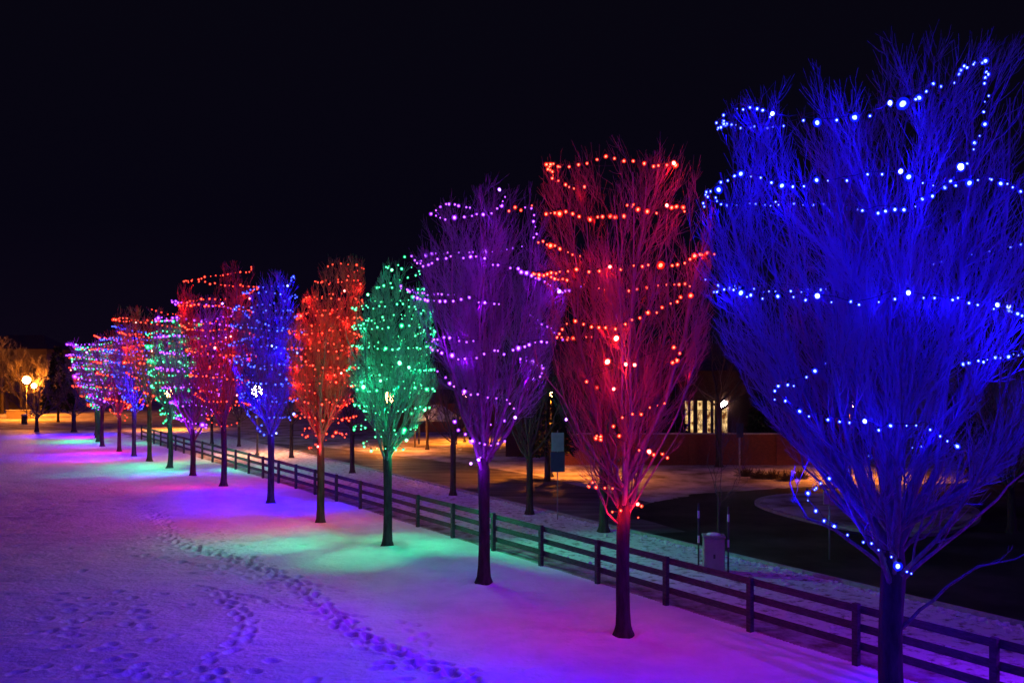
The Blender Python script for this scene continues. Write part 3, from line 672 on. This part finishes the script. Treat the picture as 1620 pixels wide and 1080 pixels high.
for i, T in enumerate(TREES):
    x, y = G(*T['b']); env = env_from(T['b'][0], y, T['prof'])
    rg = np.random.default_rng(100 + i)
    root, lv = build_tree('bare_tree', (x, y, 0), env, env.zmin, 11 + i, T['counts'], T['lens'], T['tr'], T['tw'], lean=rg.normal(0, .12), mats=((M_BARK, M_REDLIT_TWIG) if T['c'] == 'red' else None), extra=BOUGHS.get(i, ()))
    tag(root, T['label'], 'tree', 'bare trees of the lit row')
    if i in SEG:
        lines = lines_from(T['b'][0], y, env, SEG[i]); step = (.19, .20, .20)[i]
    else:
        zr = env.zmax - env.zmin
        turns = {3: 10, 4: 11, 5: 9, 6: 7, 7: 8, 8: 8}.get(i, 7)
        lines = [spiral(env, turns, env.zmax - .25, env.zmin + .15, rg, .97, wav=.13)]
        if i in (3, 4, 5): lines.append(spiral(env, 3.5, env.zmax - zr * .25, env.zmin + zr * .25, rg, .7))
        step = .29 if i in (3, 4, 5) else .30
        if i == 6: step = .26
    size = {0: .98, 1: 1.22, 2: 1.25, 3: 1.12, 4: 1.2, 5: 1.35, 6: 1.55}.get(i, 2.0)
    zs_ = env.zmin + .6
    # single bulbs that point down out of the lower crown and throw pools on the snow
    sp = []
    for q in range(9):
        a_ = rg.uniform(0, 6.28); zq = env.zmin + (env.zmax - env.zmin) * rg.uniform(.12, .5); rq = env.R(zq) * 1.05
        sp.append((rq * math.cos(a_), rq * math.sin(a_), zq, T['P'] * .20 * math.exp(rg.normal(0, .5)), rg.uniform(40, 78), rg.normal(0, 16), rg.normal(22, 22)))
    if i == 0: sp += [(-2.6, .5, zq_, 210, 70, 14, ry_) for zq_, ry_ in ((7.6, 64), (6.4, 60), (5.4, 52))]  # wide spots added to bring blue onto the lower left snow
    if T['c'] == 'green': sp += [(.9, -.5, zs_ + .6, T['P'] * .8, 70, -4, -58)]
    br = []
    for (px, py, bs) in BRIGHT.get(i, []):
        z = H - (py - HY) / F * y; u = (px - T['b'][0]) / F * y - env.C(z); d = math.sqrt(max((env.R(z) * 1.03) ** 2 - u * u, .02)); Y_ = y - d
        br.append(((px - CX) / F * Y_ - x, -d, H - (py - HY) / F * Y_, bs))
    sm = {0: 2.2, 1: .8, 2: 2.2, 3: 4.0, 4: 1.0, 5: 5.5, 6: 1.2}.get(i, {'blue': 6.5, 'green': 5.0, 'red': 2.6, 'purple': 2.6}[T['c']])
    build_string('string of small %s bulbs wound round %s' % (adj[T['c']], place[i]), (x, y, 0), lines, T['c'], 300 + i, step, size, T['n'], T['P'], sp, sm, bright=br)

# two unseen lit trees, one of the row, one past the fence, light the near snow
for j, (px_, y_, c_, lab) in enumerate([(2210, 9.5, 'purple', 'purple lit tree of the row standing just outside the right edge'), (0, 15.0, 'purple', 'purple lit tree beyond the fence just outside the right edge')]):
    x_ = 15.5 if j else (px_ - CX) / F * y_
    env = Env([2.8, 4, 6, 8, 10, 10.8], [0] * 6, [.3, 1.1, 1.8, 2.1, 1.8, .9]); rg = np.random.default_rng(900 + j)
    root, lv = build_tree('bare_tree', (x_, y_, 0), env, 2.8, 70 + j, (14, 120, 600, 1500), ((1.0, 2.2), (.45, 1.0), (.2, .5)), .17, .006)
    tag(root, lab, 'tree', 'bare trees of the lit row')
    build_string('string of %s bulbs wound round the tree %s' % (adj[c_], ('outside the right edge', 'beyond the fence at right')[j]), (x_, y_, 0), [spiral(env, 8, 10.5, 3, rg)], c_, 950 + j, .3, 1.0, 12, (70, 150)[j], ([(-1.9, .2, 4.4, 1500, 80, 0, 56)] if j else None))

# ------------------------------------------------------------------ fence
f0 = empty('board_fence', (0, 0, 0))
tag(f0, 'dark three rail board fence running along the tree row beyond the snow', 'fence')
dirv = np.array([-.647, 1.0]); dirv /= np.linalg.norm(dirv); nrm = np.array([dirv[1], -dirv[0]])   # nrm points away from the snow
rg = np.random.default_rng(5)
Yp = []; k = .00220 - .00029 * 3
while True:
    Yv = F * H * k
    if Yv > 82: break
    Yp.append(Yv); k += .000287
def obox(mb, p, q, half, z0, z1, off=0.0):
    p = np.array(p) + nrm * off; q = np.array(q) + nrm * off; t = (q - p) / np.linalg.norm(q - p); n = np.array([t[1], -t[0]])
    c = [p - n * half, q - n * half, q + n * half, p + n * half]
    (a0, a1), (b0, b1) = z0, z1
    zl = [a0, a1, a1, a0]; zh = [b0, b1, b1, b0]
    v = [(c[i][0], c[i][1], zl[i]) for i in range(4)] + [(c[i][0], c[i][1], zh[i]) for i in range(4)]
    mb.add(v, [(0,3,2,1),(4,5,6,7),(0,1,5,4),(1,2,6,5),(2,3,7,6),(3,0,4,7)])
for n_, Yv in enumerate(Yp):
    c = np.array([18.43 - .647 * Yv, Yv]); h = 1.24 + rg.normal(0, .012); mb = MB()
    obox(mb, c - dirv * .065, c + dirv * .065, .06, (-.06, -.06), (h, h))
    o = mb.build('post', M_WOOD, f0, bevel=.008)
    if n_ + 1 < len(Yp):
        c2 = np.array([18.43 - .647 * Yp[n_ + 1], Yp[n_ + 1]])
        for z in (.385, .755, 1.125):
            mb = MB(); a, b_ = rg.normal(0, .008, 2)
            obox(mb, c + dirv * .003, c2 - dirv * .003, .018, (z - .078 + a, z - .078 + b_), (z + .078 + a, z + .078 + b_), .081)
            mb.build('rail', M_WOOD, f0, bevel=.004)

# ------------------------------------------------------------------ street lamps
def street_lamp(px, py, Y, label, globe, col, power, r=.2, down_only=False):
    x, yy, z = W(px, py, Y); t = empty('street_lamp', (x, yy, 0)); tag(t, label, 'street lamp', 'globe street lamps')
    mb = MB(); mb.lathe([(.16, 0), (.15, .12), (.09, .2), (.075, .6), (.05, z - .55), (.045, z - r - .1), (.09, z - r - .06), (.09, z - r + .02)], 12); mb.build('pole', M_METAL, t, True)
    mb = MB(); mb.lathe([(r * math.sin(a), -r * math.cos(a)) for a in np.linspace(.25, 2.75, 10)], 16, (0, 0, z)); mb.build('globe', globe, t, True)
    mb = MB(); mb.lathe([(r * .5, 0), (r * .45, .05), (.03, .1), (.02, .2)], 12, (0, 0, z + r * .92)); mb.build('cap', M_METAL, t, True)
    if down_only:      # plain globe; light cut to a downward spot so walls and crowns stay dark
        d = bpy.data.lights.new('lamp_light', 'SPOT'); d.color = col; d.energy = power; d.spot_size = math.radians(142); d.spot_blend = .6; d.shadow_soft_size = .2
        o = bpy.data.objects.new('lamp_light', d); COL.objects.link(o); o.parent = t; o.location = (0, 0, z - r - .1); return
    point(t, 'lamp_light', (0, -r - .12, z - .05), col, power * .5, .15); point(t, 'lamp_light', (.05, r + .15, z), col, power * .6, .15)
    point(t, 'lamp_light', (0, 0, z - r - .25), col, power * .5, .15)
SOD = (1.0, .24, .012)
street_lamp(616, 628, 69, 'globe lamp shining warm white through the narrow green tree', M_SODIUM, SOD, 3800, .44, True)
street_lamp(407, 618, 65, 'bright white globe lamp shining through the second blue tree', M_WHITEG, (1.0, .3, .04), 2600, .42, True)
street_lamp(268, 622, 96, 'orange globe lamp glowing behind the second green tree', M_SODIUM, SOD, 5000, .42, True)
street_lamp(42, 601, 118, 'higher of the two globe lamps by the far left building', M_SODIUM, SOD, 6500, .5)
street_lamp(54, 610, 132, 'lower of the two globe lamps by the far left building', M_SODIUM, SOD, 6000, .38)
street_lamp(735, 626, 78, 'globe lamp beside the pavilion behind the wide purple tree', M_SODIUM, SOD, 6500, .2, True)
street_lamp(872, 622, 51, 'globe lamp behind the dark spruce near the brick wall', M_SODIUM, SOD, 4800, .2, True)
street_lamp(1345, 640, 50, 'globe lamp behind the blue tree near the brick wall end', M_SODIUM, SOD, 3500, .2, True)

# ------------------------------------------------------------------ buildings and walls
def part_box(name, m, par, a, b_, c_, d, e_, f_, bevel=0): mb = MB(); mb.box(a, b_, c_, d, e_, f_); return mb.build(name, m, par, bevel=bevel)
# brick garden wall
bx0, bx1, by = W(872, 735, 58)[0], W(1288, 735, 58)[0], 58.0
t = empty('garden_wall', ((bx0 + bx1) / 2, by, 0)); tag(t, 'long low red brick wall with pale stone cap in front of the lit house', 'wall')
hw = (bx1 - bx0) / 2
part_box('brickwork', M_BRICK, t, -hw, hw, -.15, .15, -.05, 2.0)
part_box('cap', M_CAP, t, -hw - .05, hw + .05, -.2, .2, 2.0, 2.09, .01)
for px in (905, 1005, 1095, 1178, 1232):
    xx = W(px, 735, 58)[0] - (bx0 + bx1) / 2
    part_box('pier', M_BRICK, t, xx - .22, xx + .22, -.26, -.152, -.05, 1.995)
# house behind
HYb = 64.0
hx0, hx1 = W(800, 700, HYb)[0], W(1420, 700, HYb)[0]; hc = (hx0 + hx1) / 2
t = empty('brick_house', (hc, HYb, 0)); tag(t, 'brick house in the dark with a row of warm lit windows above the low wall', 'house')
wins = [(1083.5, 1089.5), (1092, 1098), (1103, 1112.5), (1118.5, 1125.5), (1128.5, 1132), (1138, 1152)]
z0w, z1w = H - (690 - HY) / F * HYb, H - (633 - HY) / F * HYb
edges = [-(hx1 - hx0) / 2]
mb = MB(); wx = [((a - CX) / F * HYb - hc, (b_ - CX) / F * HYb - hc) for a, b_ in wins]
cur = edges[0]
for a, b_ in wx: mb.box(cur, a, 0, 8, z0w, z1w); cur = b_
mb.box(cur, -edges[0], 0, 8, z0w, z1w)
mb.box(edges[0], -edges[0], 0, 8, -.05, z0w - .001); mb.box(edges[0], -edges[0], 0, 8, z1w + .001, 6.2)
mb.build('wall', M_BRICK_SHADE, t)
mb = MB()
L_ = -edges[0] + .5
mb.add([(-L_, -.5, 6.2), (L_, -.5, 6.2), (L_, 8.5, 6.2), (-L_, 8.5, 6.2), (-L_ + 3, 4, 8.3), (L_ - 3, 4, 8.3)], [(0,1,5,4),(1,2,5),(2,3,4,5),(3,0,4),(0,3,2,1)])
mb.build('roof', M_SHING, t)
for a, b_ in wx:
    fr = MB(); q = .035
    fr.box(a, a + q, .06, .16, z0w, z1w); fr.box(b_ - q, b_, .06, .16, z0w, z1w); fr.box(a + q, b_ - q, .06, .16, z0w, z0w + q); fr.box(a + q, b_ - q, .06, .16, z1w - q, z1w)
    zz = z0w + (z1w - z0w) * .72; fr.box(a + q, b_ - q, .07, .15, zz, zz + q)
    fo = fr.build('window', M_METAL, t)
    part_box('pane', M_WIN, fo, a + q * .5, b_ - q * .5, .17, .19, z0w + .01, z1w - .01)
point(t, 'lamp_light', (wx[5][0] + .4, -.3, z1w - .4), (1, .6, .25), 1.5, .2)
# round lamp inside the widest window
mb = MB(); mb.lathe([(.26 * math.sin(a), -.26 * math.cos(a)) for a in np.linspace(.2, 2.94, 9)], 14, ((wx[5][0] + wx[5][1]) / 2, .10, z1w - .30)); mb.build('lantern', M_WHITEG, t, True)
# house lit orange far left
Yh = 150.0
x0 = W(-40, 600, Yh)[0]; x1 = W(74, 600, Yh)[0]; t = empty('stucco_house', (x0, Yh, 0)); tag(t, 'pale two storey house lit orange at the far left behind bare trees', 'house')
wd = x1 - x0
zt_ = H - (552 - HY) / F * Yh
ox0, ox1, oz = (20 + 40) / 114 * wd - 1.1, (20 + 40) / 114 * wd + 1.3, 5.2
mb = MB(); mb.box(0, ox0, 0, 9, -.05, zt_); mb.box(ox1, wd, 0, 9, -.05, zt_); mb.box(ox0, ox1, 0, 9, oz, zt_); mb.box(ox0, ox1, .8, 9, -.05, oz - .001); mb.build('wall', M_STUCCO, t)
mb = MB(); mb.add([(-.6, -.6, zt_), (wd + .6, -.6, zt_), (wd + .6, 9.6, zt_), (-.6, 9.6, zt_), (3, 4.5, zt_ + 2.6), (wd - 3, 4.5, zt_ + 2.6)], [(0,1,5,4),(1,2,5),(2,3,4,5),(3,0,4),(0,3,2,1)]); mb.build('roof', M_SHING, t)
mb = MB(); mb.add([(ox0 - .3, -.3, oz - .2), (ox1 + .3, -.3, oz - .2), ((ox0 + ox1) / 2, -.3, oz + 1.1), (ox0 - .3, 0, oz - .2), (ox1 + .3, 0, oz - .2), ((ox0 + ox1) / 2, 0, oz + 1.1)], [(0,1,2),(0,3,4,1),(1,4,5,2),(2,5,3,0)]); mb.build('porch_gable', M_SHING, t)
for k_ in (.25, 1.7, 2.9):
    mb = MB(); mb.box(ox1 + .8 + k_, ox1 + 1.8 + k_, -.06, .0, 3.6, 5.0); mb.build('window', M_METAL, t)
# low wall and bin, far left
xa, xb = W(10, 650, 120)[0], W(47, 650, 120)[0]
t = empty('rendered_wall', ((xa + xb) / 2, 120, 0)); tag(t, 'low pale wall glowing orange below the two far left globe lamps', 'wall')
part_box('wallface', M_STUCCO, t, -(xb - xa) / 2, (xb - xa) / 2, 0, .3, -.05, 1.15); part_box('cap', M_CAP, t, -(xb - xa) / 2 - .06, (xb - xa) / 2 + .06, -.06, .36, 1.15, 1.25)
x_, y_ = G(38.5, 668); x_ = W(38.5, 660, 108)[0]
t = empty('litter_bin', (x_, 108, 0)); tag(t, 'dark litter bin with snow on its lid by the far left lamps', 'bin')
mb = MB(); mb.lathe([(.27, 0), (.33, .15), (.34, .95), (.30, 1.0)], 14); mb.build('body', M_METAL, t, True)
mb = MB(); mb.lathe([(.36, 1.0), (.36, 1.06), (.30, 1.16), (.1, 1.22)], 14); mb.build('lid', M_TAPE, t, True)
# pavilion
px_ = W(690, 700, 74)[0]; t = empty('pavilion', (px_, 74, 0)); tag(t, 'small open pavilion with snowy hipped roof lit orange, between green and purple trees', 'pavilion')
hwd = 36 / F * 74
mb = MB(); ez = H - (662 - HY) / F * 74; tz = H - (640 - HY) / F * 74
mb.add([(-hwd, -hwd, ez), (hwd, -hwd, ez), (hwd, hwd, ez), (-hwd, hwd, ez), (-.4, -.4, tz), (.4, -.4, tz), (.4, .4, tz), (-.4, .4, tz), (-hwd, -hwd, ez - .14), (hwd, -hwd, ez - .14), (hwd, hwd, ez - .14), (-hwd, hwd, ez - .14)],
       [(0,1,5,4),(1,2,6,5),(2,3,7,6),(3,0,4,7),(4,5,6,7),(0,8,9,1),(1,9,10,2),(2,10,11,3),(3,11,8,0),(8,11,10,9)])
mb.build('roof', M_ROOF, t)
for a in (-1, 1):
    for b_ in (-1, 1):
        mb = MB(); mb.box(a * (hwd - .3) - .07, a * (hwd - .3) + .07, b_ * (hwd - .3) - .07, b_ * (hwd - .3) + .07, 0, ez - .145); mb.build('post', M_WOOD, t)
# low brick building behind the pavilion
xa, xb = W(600, 690, 92)[0], W(860, 690, 92)[0]
t = empty('shed', ((xa + xb) / 2, 92, 0)); tag(t, 'long low brick building behind the pavilion and the purple tree', 'building')
q = (xb - xa) / 2
part_box('wall', M_BRICK, t, -q, q, 0, 6, -.05, 3.0)
mb = MB(); mb.add([(-q - .4, -.5, 3.0), (q + .4, -.5, 3.0), (q + .4, 6.5, 3.0), (-q - .4, 6.5, 3.0), (-q + 2, 3, 4.4), (q - 2, 3, 4.4)], [(0,1,5,4),(1,2,5),(2,3,4,5),(3,0,4),(0,3,2,1)]); mb.build('roof', M_SHING, t)
for u in (-.25, .1, .38): part_box('door' if u == .1 else 'window', M_METAL, t, u * 2 * q - .6, u * 2 * q + .6, -.05, -.002, 0 if u == .1 else 1.0, 2.2)

# ------------------------------------------------------------------ trees beyond the fence
def plain_tree(px, py, hgt, rad, tr, label, seed, fork=.28, counts=(9, 70, 420, 1100), twr=.007, name='bare_tree', cat='tree', mats=None, spread=34, group='unlit bare trees beyond the fence', **kw):
    x, y = G(px, py); zf = hgt * fork
    env = Env([zf, zf + (hgt - zf) * .25, zf + (hgt - zf) * .6, zf + (hgt - zf) * .9, hgt], [0] * 5, [rad * .15, rad * .65, rad, rad * .75, rad * .35])
    root, _ = build_tree(name, (x, y, 0), env, zf, seed, counts, ((rad * .5, rad * 1.1), (.45, 1.1), (.2, .6)), tr, twr, mats or (M_DARKBARK, M_DARKBARK), spread=spread, **kw)
    return tag(root, label, cat, group)
plain_tree(717, 783, 8.5, 2.2, .14, 'dark unlit tree behind the fence, left of the wide purple tree trunk', 501)
plain_tree(838, 813, 8.0, 2.0, .14, 'dark unlit tree behind the fence, between purple and tall red trees', 502)
plain_tree(955, 841, 7.0, 1.9, .16, 'dark unlit tree standing just behind the tall red tree', 503, fork=.36)
plain_tree(557, 748, 8.0, 2.2, .14, 'dark unlit tree with forked trunk between slim red and green trees', 504, fork=.30)
plain_tree(461, 724, 8.0, 2.2, .13, 'thin unlit tree seen between the second blue and slim red trees', 505)
plain_tree(676, 711, 5.5, 1.8, .12, 'leaning bare tree in front of the pavilion', 507, fork=.4)
plain_tree(378, 706, 7, 2.2, .12, 'slim unlit tree on the orange snow right of the maroon tree', 508)
plain_tree(335, 702, 7, 2.2, .12, 'slim unlit tree on the orange snow left of the maroon trunk', 509)
plain_tree(58, 683, 6.5, 4.0, .17, 'small spreading bare tree below the far left globe lamps', 510, fork=.22, twr=.010, spread=38)
plain_tree(117, 683, 9.0, 3.6, .22, 'fan shaped bare tree at the left end of the lit row', 511, fork=.2, twr=.011, spread=34)
plain_tree(1137, 738, 9.5, 3.2, .2, 'large forked dark tree in front of the lit windows', 512, fork=.38)
plain_tree(1600, 842, 6.5, 3.0, .14, 'reddish bare tree in the dark at the right edge', 513, fork=.2, counts=(12, 110, 900, 2600), mats=(M_DARKBARK, M_TWIG))
plain_tree(1700, 815, 7, 3.6, .18, 'second reddish bare tree cut by the right edge of the frame', 514, fork=.18, counts=(12, 110, 900, 2600), mats=(M_DARKBARK, M_TWIG))
plain_tree(1010, 700, 9, 4, .2, 'tall dark bare tree behind the brick wall, left of the windows', 515)
plain_tree(1240, 702, 9, 4, .2, 'tall dark bare tree behind the brick wall, right of the windows', 516)
plain_tree(3, 654, 12, 4, .25, 'tallest orange lit bare tree, cut by the left edge', 517, fork=.25, twr=.02, mats=(M_DARKBARK, M_TWIG), counts=(10, 90, 700, 2000))
plain_tree(33, 654, 9, 4, .2, 'orange lit bare tree before the far left house, left of the lamps', 521, fork=.25, twr=.02, mats=(M_DARKBARK, M_TWIG), counts=(10, 90, 700, 2000))
plain_tree(66, 655, 9, 3.6, .2, 'orange lit bare tree just right of the far left globe lamps', 522, fork=.25, twr=.02, mats=(M_DARKBARK, M_TWIG), counts=(10, 90, 700, 2000))
plain_tree(505, 700, 8, 3, .15, 'unlit bare tree far behind the slim bright red tree', 518, twr=.01)
plain_tree(640, 690, 8, 3, .15, 'unlit bare tree far behind the narrow green tree', 519, twr=.01)

def conifer(px, Y, top_py, halfw, label, seed):
    rg = np.random.default_rng(seed); x = (px - CX) / F * Y; hgt = H - (top_py - HY) / F * Y; hw = halfw / F * Y
    t = empty('spruce', (x, Y, 0)); tag(t, label, 'tree', 'dark spruces behind the row')
    mb = MB(); mb.lathe([(.2, -.05), (.16, .5), (.10, hgt * .6), (.02, hgt * .97)], 8); mb.build('trunk', M_DARKBARK, t, True)
    n = 2600; s = rg.random(n) ** .75; z = .9 + (hgt - .9) * (1 - s * .999) ; z = hgt - (hgt - 1.7) * s
    az = rg.uniform(0, 2 * np.pi, n); lobes = 1 + .18 * np.sin(az * 3 + z * 1.3 + seed) + .12 * np.sin(az * 7 + z * 3)
    r = hw * (s ** .85) * lobes * np.sqrt(rg.uniform(.15, 1, n)); c = np.stack([r * np.cos(az), r * np.sin(az), z - .15 * r], -1)
    # needle sprays: small leaf-like quads drooping outwards
    L = rg.uniform(.25, .6, n) * (hgt / 9); wdt = L * .22; d = np.stack([np.cos(az + rg.normal(0, .5, n)), np.sin(az + rg.normal(0, .5, n)), rg.normal(-.25, .3, n)], -1); d /= np.linalg.norm(d, axis=1, keepdims=True)
    sd = np.cross(d, rg.normal(0, 1, (n, 3))); sd /= np.linalg.norm(sd, axis=1, keepdims=True)
    v = np.stack([c - sd * wdt[:, None] * .4, c + d * L[:, None] * .5 - sd * wdt[:, None], c + d * L[:, None], c + d * L[:, None] * .5 + sd * wdt[:, None]], 1).reshape(-1, 3)
    mesh_np('foliage', v, np.arange(4 * n).reshape(-1, 4), M_NEEDLE, t, smooth=False)
conifer(92, 112, 548, 24, 'dark spruce behind the fan shaped bare tree at far left', 601)
conifer(866, 49, 575, 44, 'dark spruce between the purple and tall red trees', 602)
conifer(1045, 60, 560, 40, 'dark spruce behind the brick wall beside the tall red tree', 603)
conifer(1215, 61.5, 585, 34, 'dark spruce to the right of the lit windows', 604)
conifer(1530, 50, 560, 60, 'broad dark spruce behind the nearest tree at right', 605)


def shrub(px, py, r, label, seed):
    rg = np.random.default_rng(seed); x, y = G(px, py); n = 260
    az = rg.uniform(0, 6.28, n); el = rg.uniform(.15, 1.4, n); L = r * rg.uniform(.5, 1.1, n)
    d = np.stack([np.cos(az) * np.cos(el), np.sin(az) * np.cos(el), np.sin(el)], -1); s = np.linspace(0, 1, 4)[None, :, None]
    P = rg.normal(0, r * .25, (n, 1, 3)) * np.array([1, 1, 0]) + d[:, None] * s * L[:, None, None] + np.cumsum(rg.normal(0, .02, (n, 4, 3)), axis=1)
    v, f = tubes(P, np.full((n, 4), .009), 3); o = mesh_np('shrub', v, f, M_SHRUB, loc=(x, y, 0)); tag(o, label, 'shrub', 'low shrubs before the brick wall')
for k_, (px, py, lab) in enumerate([(1180, 753, 'leftmost low dark shrub on the snow before the brick wall'), (1200, 757, 'low dark shrub second from left before the brick wall'), (1222, 757, 'middle low dark shrub before the brick wall'), (1244, 760, 'low dark shrub fourth from left before the brick wall'), (1266, 757, 'rightmost low dark shrub before the brick wall')]):
    shrub(px, py, .55, lab, 700 + k_)

# ------------------------------------------------------------------ small things beyond the fence
Yc = 26.3; x = (1129 - CX) / F * Yc
t = empty('utility_cabinet', (x, Yc, 0), math.radians(-8)); tag(t, 'beige utility cabinet with a domed snowy lid standing behind the fence', 'cabinet')
part_box('body', M_CAB, t, -.31, .31, -.24, .24, 0, 1.02, .035)
part_box('lid', M_CAB, t, -.335, .335, -.265, .265, 1.022, 1.10, .03)
part_box('door', M_CAB, t, -.27, .27, -.252, -.241, .10, .95, .004)
mb = MB(); mb.box(-.03, .03, -.272, -.2525, .44, .56); mb.build('handle', M_METAL, t)
mb = MB(); mb.lathe([(.22, 0), (.2, .03), (.1, .05)], 14, (0, 0, 1.10)); mb.build('snow_cap', M_SNOW, t, True)
plain_tree(1137, 893, 4.9, .9, .035, 'thin young tree tied between two stakes beside the utility cabinet', 520, fork=.35, counts=(6, 26, 80, 160), twr=.005, group='young trees')
for px, py, lab in ((1105, 897, 'left stake of the young tree, white taped metal post'), (1152, 905, 'right stake of the young tree, white taped metal post')):
    xx, yy = G(px, py); t = empty('tree_stake', (xx, yy, 0)); tag(t, lab, 'stake', 'stakes of the young tree')
    mb = MB(); mb.box(-.022, .022, -.022, .022, 0, 1.95); mb.build('post', M_METAL, t)
    for z in (.75, 1.5): mb = MB(); mb.box(-.028, .028, -.028, .028, z, z + .22); mb.build('band', M_TAPE, t)
# tall blank sign
xx, yy = G(882, 822); t = empty('street_sign', (xx, yy, 0), math.radians(6)); tag(t, 'tall blank sign of a pale and a dark blue panel on thin pole', 'sign')
mb = MB(); mb.lathe([(.022, 0), (.022, 3.62)], 8); mb.build('pole', M_STEEL, t, True)
za, zb, zc = H - (746 - HY) / F * yy, H - (714 - HY) / F * yy, H - (684 - HY) / F * yy
part_box('lower_panel', M_SIGND, t, -.29, .29, -.045, -.025, za, zb - .01, .004)['label'] = 'dark blue lower panel'
part_box('upper_panel', M_SIGNL, t, -.26, .26, -.045, -.025, zb + .01, zc, .004)['label'] = 'pale upper panel'
# small sign at right
xx, yy = G(1312, 885); t = empty('street_sign', (xx, yy, 0)); tag(t, 'small pinkish double panel sign on thin post, left of the nearest trunk', 'sign')
mb = MB(); mb.lathe([(.025, 0), (.025, 2.0)], 8); mb.build('pole', M_STEEL, t, True)
za, zb = H - (797 - HY) / F * yy, H - (775 - HY) / F * yy
part_box('left_panel', M_CAP, t, -.20, -.015, -.06, -.03, za, zb, .004); part_box('right_panel', M_CAP, t, .015, .20, -.06, -.03, za - .03, zb, .004)
part_box('top_board', M_CAB, t, -.33, .22, -.07, -.03, zb + .05, zb + .18, .004)
# signpost before the wall
xx, yy = G(1170, 757); t = empty('street_sign', (xx, yy, 0)); tag(t, 'small square sign on pale post before the brick wall, right of the windows', 'sign')
mb = MB(); mb.lathe([(.05, 0), (.05, 2.6)], 8); mb.build('pole', M_CAP, t, True)
part_box('panel', M_SIGND, t, -.2, .2, -.08, -.055, 2.35, 3.15, .004)
